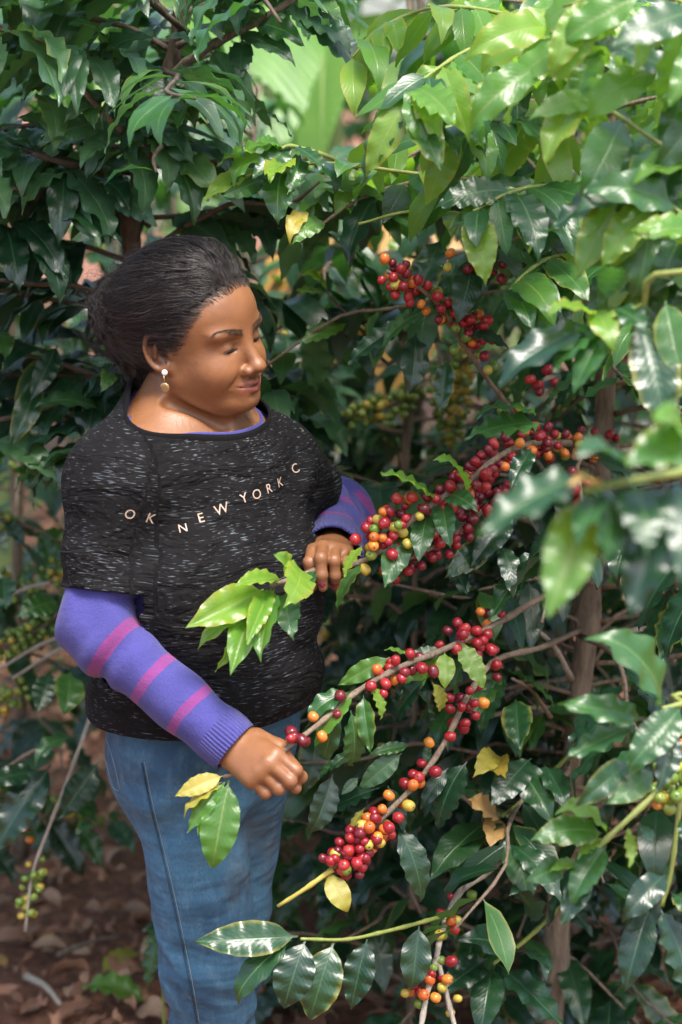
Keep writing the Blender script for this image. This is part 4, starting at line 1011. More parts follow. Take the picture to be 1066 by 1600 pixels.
    # more plants of the grove, further back
    for i, (x, y, h, n, lab, mats) in enumerate((
            (0.62, 3.55, 2.15, 40, 'leafy coffee plant behind the large fruiting plant at the right', [M_, Yg]),
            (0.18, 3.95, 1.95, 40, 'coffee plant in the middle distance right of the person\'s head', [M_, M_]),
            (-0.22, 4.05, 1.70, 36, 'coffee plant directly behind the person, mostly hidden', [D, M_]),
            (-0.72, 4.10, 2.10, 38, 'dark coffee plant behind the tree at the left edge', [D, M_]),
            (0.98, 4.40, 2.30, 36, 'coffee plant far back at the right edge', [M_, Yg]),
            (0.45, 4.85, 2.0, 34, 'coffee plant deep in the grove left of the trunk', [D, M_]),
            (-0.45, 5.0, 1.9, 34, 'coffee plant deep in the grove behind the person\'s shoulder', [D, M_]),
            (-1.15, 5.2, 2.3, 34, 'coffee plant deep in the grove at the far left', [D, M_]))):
        pl = auto_plant(Vector((x, y, 0)), h, n, lab, 50 + i, mats + [mats[-1]], [D, D, M_], .13, .62, 110, (0.08, (3, 6), GREEN) if i < 4 else None, .016, spacing=.06)
        pl.finish()

def banana_mat():
    m = NT('banana'); uv = m.n('ShaderNodeUVMap', uv_map='leaf'); sp = m.n('ShaderNodeSeparateXYZ'); m.l(uv.outputs[0], sp.inputs[0])
    a = m.math('MULTIPLY', m.math('ABSOLUTE', m.math('SUBTRACT', sp.outputs[0], .5)), 2.0)
    wv = m.math('SINE', m.math('MULTIPLY', m.math('SUBTRACT', sp.outputs[1], m.math('MULTIPLY', a, .06)), 260.0))
    mid = m.math('SUBTRACT', 1.0, m.sstep(a, .02, .05))
    n = m.noise(5, 3, .5, uv.outputs[0])
    c = m.ramp(n.outputs[0], [(.3, (.085, .20, .045)), (.7, (.13, .27, .055))])
    c = m.mix(m.math('MULTIPLY', mid, .7), c, (.34, .42, .16))
    m.set(Base_Color=c, Roughness=.42, Normal=m.bump(wv, .25, .004))
    tr = m.n('ShaderNodeBsdfTranslucent'); tr.inputs[0].default_value = (.30, .58, .08, 1)
    mx = m.n('ShaderNodeMixShader'); mx.inputs[0].default_value = .4
    m.l(m.b.outputs[0], mx.inputs[1]); m.l(tr.outputs[0], mx.inputs[2]); m.l(mx.outputs[0], m.out.inputs['Surface']); MAT['banana'] = m.m
banana_mat()
bark_mat('stem_dry', (.13, .085, .05), (.30, .21, .13), 14, .9, .4)
bark_mat('stem_green', (.13, .20, .06), (.24, .30, .12), 12, .6, .3)

def build_banana(x, y, h, label, seed, leaves, stem='stem_green', dry=False, r0=.085):
    r = random.Random(seed); base = Vector((x, y, 0))
    root = empty('banana_plant', base); tag(root, label, 'banana plant', 'banana plants'); bpy.context.view_layer.update()
    path = catmull([base + Vector((0, 0, -.05)), base + Vector((.02, 0, h * .5)), base + Vector((.0, .0, h))], 14)
    V, F_ = tube(path, [r0 * (1 - .5 * i / 14) * r.uniform(.97, 1.03) for i in range(15)], 12)
    adopt(link('pseudostem', mesh_from('pseudostem', V, F_), None, MAT[stem]), root)
    for az, L, up, droop, roll in leaves:
        d = Vector((math.cos(az), math.sin(az), 0)); side = d.cross(UP)
        n = 22; rows = []
        V, F_, UV = [], [], []
        for i in range(n + 1):
            t = i / n
            p = base + Vector((0, 0, h - .05)) + d * L * t * .8 + UP * (up * L * t - droop * L * t * t)
            w = .02 if t < .14 else (.02 + .20 * min(1, (t - .14) / .18)) * (1 - max(0, (t - .62) / .38) ** 2.2) + .002
            sd = Quaternion(d, roll * t) @ side
            for j in range(9):
                s = (j / 8 - .5) * 2
                V.append(p + sd * s * w + UP * (-.28 * w * s * s + .10 * w * abs(s)) + UP * .006 * math.sin(t * 40 + j))
                UV.append((j / 8, t))
        for i in range(n):
            for j in range(8): F_.append((i * 9 + j, i * 9 + j + 1, (i + 1) * 9 + j + 1, (i + 1) * 9 + j))
        me = mesh_from('leaf', V, F_); ul = me.uv_layers.new(name='leaf')
        for lp in me.loops: ul.data[lp.index].uv = UV[lp.vertex_index]
        adopt(link('leaf', me, None, MAT['leaf_orange' if dry else 'banana']), root)

def build_far():
    build_banana(-0.05, 6.0, 1.9, 'banana plant with a broad pale leaf above the person\'s head', 1, [(R(170), 1.5, .9, .9, .5), (R(250), 1.3, .5, .9, -.6), (R(215), 1.5, 1.1, 1.0, .9), (R(300), 1.4, .8, .8, .3), (R(20), 1.5, .9, .9, 0), (R(90), 1.4, 1, .9, 0), (R(270), 1.2, .2, .5, 1.2)])
    build_banana(0.55, 6.6, 2.2, 'banana plant with upright bright leaves at the top centre', 2, [(R(180), 1.6, .7, .8, .6), (R(235), 1.5, .6, .8, -.5), (R(270), 1.4, .3, .8, .2), (R(320), 1.5, .8, .9, .4), (R(40), 1.5, .9, .9, 0), (R(120), 1.5, 1.0, .9, 0)])
    build_banana(-1.2, 6.4, 2.0, 'banana plant standing behind the trees at the left', 3, [(R(200), 1.5, .8, .9, .6), (R(260), 1.5, .4, .8, -.5), (R(300), 1.5, .6, .9, .7), (R(340), 1.6, .9, .9, .4), (R(30), 1.5, .9, .9, 0), (R(120), 1.5, 1.0, .9, 0)])
    b = P(608, 660, 4.6)
    build_banana(b.x, 4.6, 1.5, 'cut banana stem with dry brown sheath between the coffee plants', 4, [(R(200), .45, -.1, .7, .4), (R(250), .5, .1, 1.0, -.4)], 'stem_dry', True, .075)
    r = random.Random(77)
    for i, (x, y, h, n) in enumerate(((-2.6, 8.0, 3.4, 50), (-1.2, 8.6, 3.2, 50), (0.3, 8.3, 3.0, 50), (1.7, 8.2, 3.4, 50), (3.2, 8.8, 3.4, 50), (-0.5, 9.8, 4.0, 44), (1.0, 9.9, 4.0, 44))):
        pl = auto_plant(Vector((x, y, 0)), h, n, ('leafy tree at the back of the grove, far left', 'leafy tree at the back of the grove, left of the banana leaves', 'leafy tree at the back of the grove, behind the banana leaves', 'leafy tree at the back of the grove, right of the banana leaves', 'leafy tree at the back of the grove, far right', 'tall tree rearmost in the grove, left of centre', 'tall tree rearmost in the grove, right of centre')[i], 90 + i, ['leaf_mid', 'leaf_mid', 'leaf_young'], ['leaf_mid', 'leaf_dark', 'leaf_mid'], .22, 1.15, 60, None, .03, h0=.3, name='grove_tree', cat='tree', group='trees at the back of the grove', spacing=.10)
        pl.finish()

def build_small():
    b0 = gz(262, 1590); b0.y -= 0.25; b0 = Vector((P(258, 1560, b0.y).x, b0.y, 0))
    pl = Plant('coffee_seedling', b0, 'small leafy coffee seedling at the left of the jeans near the bottom', 'seedling', None, 171, 20)
    t = P(250, 1440, b0.y)
    b, path = pl.stem('stem', [b0 + Vector((0, 0, -.02)), b0.lerp(t, .5), t], .003, .002, 'twig_green', n=10, sides=6)
    for bs, tp_, m in (((252, 1445), (228, 1475), 'leaf_mid'), ((254, 1450), (232, 1540), 'leaf_mid'), ((250, 1460), (262, 1530), 'leaf_young'), ((250, 1440), (262, 1415), 'leaf_dark'), ((250, 1445), (222, 1455), 'leaf_dark')):
        pl.leaf_px(b, (*bs, b0.y), (*tp_, b0.y - .03), m, 'coffee', 1.0)
    pl.finish()
    fallen(228, 1590, .13, R(70), 'leaf_young', 'pale green fallen leaf beside the jeans at the bottom')
    fallen(440, 1582, .12, R(20), 'leaf_mid', 'green fallen leaf on the litter right of the jeans')
    fallen(160, 1545, .10, R(-40), 'leaf_yellow', 'yellowish fallen leaf on bare soil at the lower left')
    fallen(88, 1400, .10, R(100), 'leaf_mid', 'green fallen leaf near the hanging green cherries')
    fallen(10, 1535, .07, R(40), 'leaf_orange', 'small orange fallen leaf at the lower left edge')
    fallen(190, 1555, .10, R(10), 'leaf_dry', 'curled brown fallen leaf beside the yellowish one')
    stick(42, 1548, 95, 1600, .0075, 'twig_pale', 'short broken stick on bare soil at the lower left')
    stick(90, 1515, 190, 1490, .006, 'twig', 'thin brown twig on soil left of the jeans')
    stick(960, 1600, 1090, 1555, .011, 'twig_pale', 'pale thick stick at the lower right corner')
    stick(860, 1560, 1066, 1540, .006, 'twig_pale', 'thin pale stick lying across the litter at lower right')
    stick(900, 1530, 990, 1470, .006, 'twig', 'brown stick slanting over the litter at lower right')
    stick(920, 1385, 1066, 1350, .006, 'twig_pale', 'pale stick on soil under the hanging leaf pair')
# ------------------------------------------------------------------ the person
import time
def build_person():
    T00 = time.time()
    V3 = lambda v: np.array(v, float)
    # --- frames
    a, pt, rl = R(56), R(0), R(10)
    z0 = Vector((0, 0, 1)); f0 = Vector((math.sin(a), -math.cos(a), 0)); l0 = Vector((math.cos(a), math.sin(a), 0))
    fh = f0 * math.cos(pt) - z0 * math.sin(pt); uh = z0 * math.cos(pt) + f0 * math.sin(pt)
    lh = l0 * math.cos(rl) + uh * math.sin(rl); uh = uh * math.cos(rl) - l0 * math.sin(rl)
    MH = np.array([fh, lh, uh]).T                                    # columns: forward, left, up
    ear_l = V3((-0.004, -0.075, -0.003))
    HS = 0.945                                                          # head scale
    HO = V3(P(250, 553, 2.545)) - MH @ ear_l * HS
    def to_head(p): return (p - HO) @ MH / HS
    def from_head(q): return HO + HS * (np.atleast_2d(q) @ MH.T)
    at = R(42)
    ft = V3((math.sin(at), -math.cos(at), 0)); lt = V3((math.cos(at), math.sin(at), 0))
    T0 = V3((-0.195, 2.60, 0))
    MT = np.array([ft, lt, (0, 0, 1)]).T
    def to_t(p): return (p - T0) @ MT
    def W(f, l, z): return T0 + ft * f + lt * l + V3((0, 0, z))
    # --- joints
    shR, elR, wrR = V3(P(178, 752, 2.50)), V3(P(150, 985, 2.45)), V3(P(364, 1165, 2.38))
    shL, elL, wrL = V3(P(430, 738, 2.69)), V3(P(528, 812, 2.85)), V3(P(520, 862, 2.62))
    hipR, hipL = W(0.02, -0.056, 0.79), W(0.0, 0.062, 0.79)
    knR, knL = V3(P(330, 1500, 2.545)), V3(P(345, 1500, 2.68))
    anR, anL = V3((knR[0] - 0.01, knR[1] + 0.10, 0.075)), V3((knL[0] - 0.06, knL[1] + 0.16, 0.075))
    neck0 = W(0.0, 0.0, 1.235)
    unit = lambda v: v / np.linalg.norm(v)

    # --- hands as lists of round cones
    def hand(w, d, s, right, fingers, thumb, k=0.9):
        d = unit(V3(d)); s = V3(s); s = unit(s - d * (s @ d)); n = np.cross(d, s) if right else np.cross(s, d)
        palm, fing, nails = [], [], []
        L = [(0.037, 0.0220, 0.018), (0.041, 0.025, 0.019), (0.038, 0.023, 0.019), (0.030, 0.018, 0.016)]
        so = [0.0235, 0.0075, -0.009, -0.0245]; do = [0.076, 0.080, 0.074, 0.066]; rr = [0.0088, 0.0090, 0.0086, 0.0076]
        L = [tuple(k * y for y in x) for x in L]; so = [k * x for x in so]; do = [k * x for x in do]; rr = [x * (0.5 + 0.5 * k) for x in rr]; thumb = [tuple(k * y for y in x) for x in thumb]
        mcps = []
        for i in range(4):
            m = w + d * do[i] + s * so[i] + n * (0.002 - 0.004 * abs(i - 1.2))
            mcps.append(m)
            palm.append((w + d * 0.012 + s * so[i] * 0.62 - n * 0.002, m - n * 0.003, 0.0155, 0.0116))
            ang, spread = 0.0, fingers[i][3]
            q = m
            dd = unit(d + s * spread)
            chain = []
            for j in range(3):
                ang += R(fingers[i][j])
                u = dd * math.cos(ang) - n * math.sin(ang)
                q2 = q + u * L[i][j]
                r1 = rr[i] * (1.06, 0.98, 0.90)[j]; r2 = rr[i] * (0.98, 0.90, 0.76)[j]
                chain.append((q, q2, r1, r2)); 
                nn = dd * math.sin(ang) + n * math.cos(ang)
                if j == 2: nails.append((q2 - u * 0.003 + nn * r2 * 0.80, u, nn, rr[i] * 0.62))
                q = q2
            fing.append(chain)
        b0 = w + d * 0.020 + s * 0.024 - n * 0.006
        tp = [b0] + [w + d * t[0] + s * t[1] + n * t[2] for t in thumb]
        rt = [0.0155, 0.0118, 0.0098, 0.0074]
        ch = [(tp[i], tp[i + 1], rt[i], rt[i + 1]) for i in range(3)]
        return dict(w=w, d=d, s=s, n=n, palm=palm, fing=fing, thumb=ch, nails=nails, cen=w + d * 0.075 - n * 0.01, mcps=mcps)
    hR = hand(wrR, (0.60, -0.78, -0.12), (0.62, 0.36, 0.66), True,
              [(46, 58, 26, 0.02), (52, 84, 40, 0), (58, 88, 45, -0.03), (60, 88, 45, -0.06)],
              [(0.050, 0.036, -0.026), (0.078, 0.026, -0.046), (0.096, 0.008, -0.058)])
    hL = hand(wrL, (-0.08, -0.93, 0.30), (-0.97, 0.0, -0.04), False,
              [(34, 70, 26, 0.10), (30, 68, 16, 0.03), (34, 74, 26, -0.04), (40, 78, 30, -0.10)],
              [(0.034, 0.032, -0.030), (0.058, 0.024, -0.044), (0.074, 0.012, -0.050)])

    def jaw_groove(q):
        s = np.stack([q[:, 0], np.abs(q[:, 1]), q[:, 2]], 1)
        return cone(s, (0.002, 0.074, -0.086), (0.058, 0.034, -0.134), 0.010, 0.010)
    def d_hand(p, h):
        d = None
        for c in h['palm']:
            e = cone(p, *c); d = e if d is None else smin(d, e, 0.012)
        for c in h['thumb']:
            e = cone(p, *c)
            d = smin(d, e, 0.008)
        for ch in h['fing']:
            e = None
            for j, c in enumerate(ch):
                x = cone(p, *c); e = x if e is None else smin(e, x, 0.003)
                if j < 2:                                                   # knuckle
                    e = smin(e, cone(p, c[1], c[1] + 1e-6, 0, 0) - c[3] * 1.05, 0.004)
            d = smin(d, e, 0.0028)
        return d

    # --- head
    XH_z = np.array([-0.12, -0.085, -0.06, -0.03, -0.012, 0.0, 0.018, 0.036, 0.050, 0.062, 0.073, 0.086, 0.24])
    XH_x = np.array([-0.20, -0.075, -0.040, -0.020, 0.006, 0.017, 0.030, 0.043, 0.052, 0.063, 0.075, 0.085, 0.3])
    def d_cran(q):
        d = ell(q, (-0.012, 0, 0.028), (0.097, 0.076, 0.086))
        return smin(d, ell(q, (0.044, 0, 0.040), (0.052, 0.061, 0.054)), 0.03)
    def warp(q): return np.stack([q[:, 0], q[:, 1], np.where(q[:, 2] < 0, q[:, 2] / 0.88, q[:, 2])], 1)
    def d_head(q):
        q = warp(q)
        ay = np.abs(q[:, 1]); s = np.stack([q[:, 0], ay, q[:, 2]], 1)       # mirrored
        d = d_cran(q)
        d = smin(d, ell(q, (0.034, 0, -0.034), (0.058, 0.061, 0.074)), 0.03)
        d = smin(d, cone(s, (0.008, 0.047, -0.055), (0.058, 0.024, -0.092), 0.020, 0.019), 0.03)
        d = smin(d, ell(q, (0.077, 0, -0.097), (0.019, 0.022, 0.017)), 0.022)
        d = smin(d, ell(s, (0.058, 0.036, -0.040), (0.031, 0.027, 0.032)), 0.022)    # full cheeks
        d = smin(d, ell(q, (0.036, 0, -0.100), (0.044, 0.038, 0.019)), 0.020)        # under the chin
        d = smin(d, ell(s, (0.076, 0.029, 0.020), (0.014, 0.026, 0.008)), 0.014)     # brow
        d = smax(d, -ell(s, (0.104, 0.032, 0.000), (0.020, 0.017, 0.011)), 0.012)    # socket
        d = smin(d, np.sqrt(((s - V3((0.0745, 0.0315, -0.0015))) ** 2).sum(1)) - 0.0138, 0.004)   # closed lid over the eyeball
        d = smax(d, -ell(s, (0.0915, 0.0325, 0.0085), (0.005, 0.015, 0.0011)), 0.003)  # lid crease
        d = smax(d, -ell(s, (0.0880, 0.0315, -0.0070), (0.009, 0.0120, 0.0030)), 0.0010)   # narrow opening between the lids
        # nose
        d = smin(d, cone(q, (0.085, 0, 0.012), (0.1055, 0, -0.034), 0.0075, 0.0095), 0.012)
        d = smin(d, ell(q, (0.1075, 0, -0.0395), (0.0115, 0.0125, 0.0100)), 0.008)
        d = smin(d, ell(s, (0.0965, 0.0140, -0.0440), (0.0110, 0.0080, 0.0085)), 0.005)
        d = smax(d, -ell(s, (0.1040, 0.0078, -0.0520), (0.0060, 0.0042, 0.0045)), 0.003)
        # mouth
        d = smin(d, ell(q, (0.080, 0, -0.071), (0.0175, 0.028, 0.020)), 0.012)
        up = smin(cone(s, (0.0965, 0.004, -0.0640), (0.0840, 0.0265, -0.0655), 0.0058, 0.0030), ell(q, (0.0970, 0, -0.0655), (0.005, 0.008, 0.004)), 0.004)
        lo = cone(s, (0.0955, 0.0, -0.0775), (0.0835, 0.0245, -0.0690), 0.0072, 0.0032)
        d = smin(d, up, 0.003); d = smin(d, lo, 0.003)
        mz = -0.0712 + 0.10 * ay * (ay / 0.03) * 1.6                           # smile: the mouth line rises to the corners
        slit = np.maximum(np.abs(q[:, 2] - mz) - 0.0017 * np.clip(1 - ay / 0.032, 0.2, 1), np.maximum(ay - 0.0295, 0.084 - q[:, 0]))
        d = smax(d, -slit, 0.0022)
        d = smax(d, -cone(s, (0.0985, 0.0245, -0.0440), (0.0850, 0.0385, -0.0640), 0.0024, 0.0014), 0.006)   # smile fold
        d = smax(d, -ell(q, (0.1020, 0, -0.0560), (0.006, 0.0030, 0.006)), 0.004)     # philtrum
        d = smax(d, -ell(q, (0.1010, 0, -0.0880), (0.006, 0.014, 0.0035)), 0.006)
        # ears
        ca, sa = math.cos(R(24)), math.sin(R(24))
        e = s - V3((-0.002, 0.0715, -0.002))
        ex = e[:, 0] * ca + e[:, 1] * sa * -1; ey = e[:, 0] * sa + e[:, 1] * ca      # flared outwards to the back
        tx = ex * math.cos(R(12)) + e[:, 2] * math.sin(R(12)); tz = -ex * math.sin(R(12)) + e[:, 2] * math.cos(R(12))
        E = np.stack([tx, ey, tz], 1)
        plate = ell(E, (-0.006, 0.000, 0.002), (0.0165, 0.0050, 0.0290))
        rad = np.sqrt((E[:, 0] + 0.006) ** 2 / 0.0165 ** 2 + (E[:, 2] - 0.002) ** 2 / 0.0290 ** 2)
        ring = np.sqrt(((rad - 0.98) * 0.0200) ** 2 + (E[:, 1] - 0.0050) ** 2) - 0.0034
        ring = np.where((E[:, 0] > 0.004) & (E[:, 2] < 0.010), ring + 0.004, ring)
        ear = smin(plate, ring, 0.004)
        ear = smin(ear, ell(E, (0.002, 0.001, -0.0275), (0.0085, 0.0048, 0.0105)), 0.006)   # lobe
        ear = smax(ear, -ell(E, (0.000, 0.0085, -0.003), (0.0085, 0.0085, 0.0135)), 0.003)   # bowl
        ear = smin(ear, ell(E, (0.0110, 0.0030, -0.006), (0.0040, 0.0042, 0.0075)), 0.004)   # small flap before the canal
        ear = smin(ear, cone(E, (-0.012, 0.0045, -0.004), (-0.004, 0.005, 0.016), 0.0028, 0.0026), 0.003)
        return smin(d, ear, 0.006)

    nk_top = from_head((-0.026, 0, -0.050))[0]
    def d_torso(p, infl=0.0):
        t = to_t(p); s = np.stack([t[:, 0], np.abs(t[:, 1]), t[:, 2]], 1)
        d = ell(t, (-0.005, 0, 1.085), (0.108, 0.138, 0.165))
        d = smin(d, cone(p, shR * 0.94 + shL * 0.06 + V3((0, 0, -0.006)), shL * 0.94 + shR * 0.06 + V3((0, 0, -0.004)), 0.056, 0.056), 0.06)
        d = smin(d, cone(p, W(-0.030, 0, 1.245), shR * 0.8 + neck0 * 0.2, 0.060, 0.050), 0.05)
        d = smin(d, cone(p, W(-0.030, 0, 1.245), shL * 0.8 + neck0 * 0.2, 0.060, 0.050), 0.05)
        d = smin(d, ell(s, (0.072, 0.066, 1.035), (0.060, 0.068, 0.066)), 0.045)
        d = smin(d, ell(t, (0.020, 0, 0.915), (0.108, 0.138, 0.150)), 0.06)
        d = smin(d, ell(t, (0.003, 0.006, 0.800), (0.100, 0.118, 0.130)), 0.05)
        d = smin(d, ell(s, (-0.040, 0.054, 0.765), (0.062, 0.062, 0.090)), 0.04)
        return d - infl
    def d_legs(p, infl=0.0):
        d = cone(p, hipR, knR, 0.072, 0.052)
        d = smin(d, cone(p, knR, anR, 0.050, 0.036), 0.03)
        e = cone(p, hipL, knL, 0.072, 0.052)
        e = smin(e, cone(p, knL, anL, 0.050, 0.036), 0.03)
        return smin(d, e, 0.012) - infl
    def d_arm(p, sh, el, wr, r, k=0.03):
        d = cone(p, sh, el, r[0], r[1])
        return smin(d, cone(p, el, wr, r[1], r[2]), k)

    def foot_cones(an, kn):
        fw = unit(V3((0.55, -0.83, 0)))
        return [(an, an + fw * 0.02 + V3((0, 0, -0.045)), 0.038, 0.030), (an + fw * -0.03 + V3((0, 0, -0.045)), an + fw * 0.13 + V3((0, 0, -0.052)), 0.030, 0.022)]

    def masked(p, cen, rad, fn):
        out = cone(p, cen, cen + 1e-6, 0, 0) - rad
        m = out < 0.06
        if m.any(): out[m] = np.minimum(fn(p[m]), out[m] + rad * 3)
        out[~m] = np.maximum(out[~m], 0.05)
        return out
    def f_body(p):
        d = np.minimum(d_torso(p), 9)
        d = smin(d, d_legs(p), 0.02)
        d = smin(d, d_arm(p, shR, elR, wrR, (0.038, 0.030, 0.026)), 0.03)
        d = smin(d, d_arm(p, shL, elL, wrL, (0.042, 0.033, 0.026)), 0.03)
        for c in foot_cones(anR, knR) + foot_cones(anL, knL): d = smin(d, cone(p, *c), 0.02)
        d = smin(d, cone(p, nk_top, W(0.0, 0.004, 1.215), 0.045, 0.052), 0.022)
        d = smin(d, masked(p, HO, 0.16, lambda x: d_head(to_head(x)) * HS), 0.016)
        d = smax(d, -masked(p, HO, 0.16, lambda x: jaw_groove(warp(to_head(x))) * HS), 0.012)
        for h in (hR, hL): d = smin(d, masked(p, h['cen'], 0.12, lambda x: d_hand(x, h)), 0.012)
        return d
    def rng(c, r, q): return (c[q] - r, c[q] + r)
    def dense(q, fine):
        o = []
        lo, hi = rng(HO, 0.14, q); o.append((lo, hi, fine))
        for h in (hR, hL):
            lo, hi = rng(h['cen'], 0.095, q); o.append((lo, hi, fine))
        return o
    # the face gets its own finer lines
    xs = axis(-0.52, 0.16, 0.007, dense(0, 0.0022))
    ys = axis(2.20, 3.02, 0.007, dense(1, 0.0022))
    zs = axis(-0.02, 1.54, 0.009, dense(2, 0.0019))
    V, Q = surface_net(f_body, xs, ys, zs, B=20, proj=1)
    me = mesh_np('person', V, Q)
    # skin colour of its own: lips, darker lids, freckles
    q = warp(to_head(V)); ay = np.abs(q[:, 1])
    base = np.tile(V3((0.225, 0.096, 0.039)), (len(V), 1))
    near = (np.linalg.norm(V - HO, axis=1) < 0.17)
    def blend(mask, col):
        m = (mask * near)[:, None]; base[:] = base * (1 - m) + V3(col) * m
    mz = -0.0712 + 5.3 * ay ** 2
    lipm = sstep(q[:, 0], 0.080, 0.086) * (1 - sstep(ay, 0.0235, 0.0285)) * (1 - sstep(np.abs(q[:, 2] - mz + 0.0008) - 0.0025 * (1 - ay / 0.03), 0.0065, 0.0088))
    blend(lipm, (0.30, 0.085, 0.070))
    tb = np.clip((ay - 0.011) / 0.042, 0, 1); zc = 0.0175 + 0.0085 * np.sin(tb * 2.3) - 0.004 * tb
    blend(np.exp(-((q[:, 2] - zc) / 0.0036) ** 2) * sstep(ay, 0.008, 0.014) * (1 - sstep(ay, 0.046, 0.056)) * (q[:, 0] > 0.04) * 0.38, (0.055, 0.027, 0.016))
    lid = np.exp(-(((q[:, 0] - 0.085) / 0.014) ** 2 + ((ay - 0.032) / 0.014) ** 2 + ((q[:, 2] - 0.002) / 0.009) ** 2))
    blend(lid * 0.45, (0.22, 0.095, 0.05))
    for (fx, fy, fz, r) in ((0.052, -0.062, -0.021, .0016), (0.050, -0.063, -0.017, .0013), (0.052, -0.062, -0.036, .0022), (0.085, -0.028, 0.050, 0.0016), (0.066, -0.056, -0.030, .001)):
        dd = np.sqrt((q[:, 0] - fx) ** 2 * 0.4 + (q[:, 1] - fy) ** 2 * 0.3 + (q[:, 2] - fz) ** 2)
        blend((1 - sstep(dd, r * 0.8, r * 2.2)) * 0.65, (0.10, 0.04, 0.025))
    inner = 1 - sstep(np.abs(q[:, 2] - mz), 0.0006, 0.0016)
    blend(inner * lipm * sstep(0.094 - q[:, 0], 0, 0.004), (0.06, 0.02, 0.018))
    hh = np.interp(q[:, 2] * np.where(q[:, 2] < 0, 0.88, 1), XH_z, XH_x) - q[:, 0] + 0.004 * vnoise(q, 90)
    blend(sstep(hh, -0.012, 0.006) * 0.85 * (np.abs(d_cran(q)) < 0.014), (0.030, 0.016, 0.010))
    cheek = np.exp(-(((q[:, 0] - 0.07) / 0.03) ** 2 + ((ay - 0.045) / 0.025) ** 2 + ((q[:, 2] + 0.035) / 0.025) ** 2))
    blend(cheek * 0.25, (0.46, 0.19, 0.085))
    for h in (hR, hL):                                                       # knuckles a little darker
        for ch in h['fing']:
            for c in ch[:2]:
                m = np.exp(-((V - c[1]) ** 2).sum(1) / 0.009 ** 2)[:, None] * 0.4
                base[:] = base * (1 - m) + V3((0.27, 0.115, 0.06)) * m
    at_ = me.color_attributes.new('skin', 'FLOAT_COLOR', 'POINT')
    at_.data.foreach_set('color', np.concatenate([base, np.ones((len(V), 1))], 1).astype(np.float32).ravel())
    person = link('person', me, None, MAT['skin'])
    tag(person, 'person in black heathered t-shirt, purple striped sweater and jeans gripping coffee branches', 'person')

    print("T body", time.time() - T00, len(V))
    # ---------------- hair
    bun_c = to_head(V3(P(190, 482, 2.655))[None])[0]
    def h_in(q):
        w = vnoise(q * V3((1, 1, 1)), 60) * 0.004
        return np.interp(q[:, 2], XH_z, XH_x) - q[:, 0] + w
    def d_hair(q):
        h = h_in(q)
        up = sstep(q[:, 2], 0.0, 0.07)
        th = -0.005 + sstep(h, -0.004, 0.016) * 0.0065 + sstep(h, -0.015, 0.14) * (0.0130 + 0.0150 * up) * (1 - 0.35 * sstep(h, 0.16, 0.26)) + 0.0014 * vnoise(q, 45) - 0.0022
        d = d_cran(q) - th
        n = 0.004 * vnoise(q, 38) + 0.003 * vnoise(q, 80)
        b = ell(q, bun_c, (0.045, 0.043, 0.050)) + n * 1.6
        d = smin(d, b, 0.012)
        d = smin(d, cone(q, (-0.078, 0, 0.02), bun_c, 0.04, 0.030) + n, 0.02)
        d = smin(d, cone(q, bun_c + V3((0.012, -0.012, -0.02)), (-0.072, -0.020, -0.085), 0.034, 0.018) + n * 1.6, 0.02)
        return d
    g = np.arange
    Vh, Qh = surface_net(d_hair, g(-0.22, 0.13, 0.0032), g(-0.115, 0.115, 0.0032), g(-0.135, 0.165, 0.0032))
    Vs, Fs = [], []
    rs = np.random.RandomState(11)
    def d_both(q): return np.minimum(d_hair(q), d_cran(q))
    def grad(q):
        e = 5e-4; d = d_both(q); G = np.stack([d_both(q + np.eye(3)[i] * e) - d for i in range(3)], 1) / e
        return d, G / np.maximum(np.linalg.norm(G, axis=1, keepdims=True), 1e-6)
    hin = h_in(Vh)
    d_face = d_head(Vh)
    okv = np.where((d_face > -0.001) | (Vh[:, 0] < -0.03))[0]
    N = 9000
    qb = to_head(V); hb = h_in(qb)
    edge = np.where((hb > -0.013) & (hb < 0.012) & (np.abs(d_cran(qb)) < 0.012) & (qb[:, 2] > -0.03))[0]
    st = np.concatenate([Vh[rs.choice(okv, N)], qb[rs.choice(edge, 1300)]]); N += 1300
    steps = 15
    path = [st]
    cur = st.copy()
    hgt = (rs.uniform(0, 1, N) ** 1.5 * 0.0058 - 0.0004)[:, None]
    ph = rs.uniform(0, 6.28, (N, 3)); fr = rs.uniform(60, 130, N)
    for k in range(steps):
        tgt = bun_c + rs.normal(0, 0.004, (N, 3))
        v = tgt - cur; ln = np.linalg.norm(v, axis=1, keepdims=True); v /= np.maximum(ln, 1e-6)
        d, G = grad(cur)
        v = v - G * (v * G).sum(1, keepdims=True)
        nrm = np.linalg.norm(v, axis=1, keepdims=True); v /= np.maximum(nrm, 1e-6)
        side = np.cross(G, v)
        curl = (0.35 + 0.6 * sstep(-cur[:, 0], 0.03, 0.10))[:, None]
        v = v + side * (np.sin(k * 0.9 + ph[:, :1]) * 0.55 + rs.normal(0, .25, (N, 1))) * curl
        cur = cur + v * 0.0062
        d, G = grad(cur)
        cur = cur - G * (d[:, None] - hgt)
        path.append(cur)
    path = np.stack(path, 1)                                                 # N, steps+1, 3
    # loose frizz around the bun and crown
    M2 = 2200
    iz = rs.choice(np.where(((Vh[:, 0] < -0.03) | (Vh[:, 2] > 0.08)) & (Vh[:, 2] > -0.1))[0], M2)
    c2 = Vh[iz]; d, G = grad(c2)
    tan = np.cross(G, rs.normal(0, 1, (M2, 3))); tan /= np.linalg.norm(tan, axis=1, keepdims=True)
    frizz = rs.uniform(0.2, 1.0, (M2, 1)) * np.where(c2[:, :1] < -0.07, 1.15, 0.4)
    p2 = []
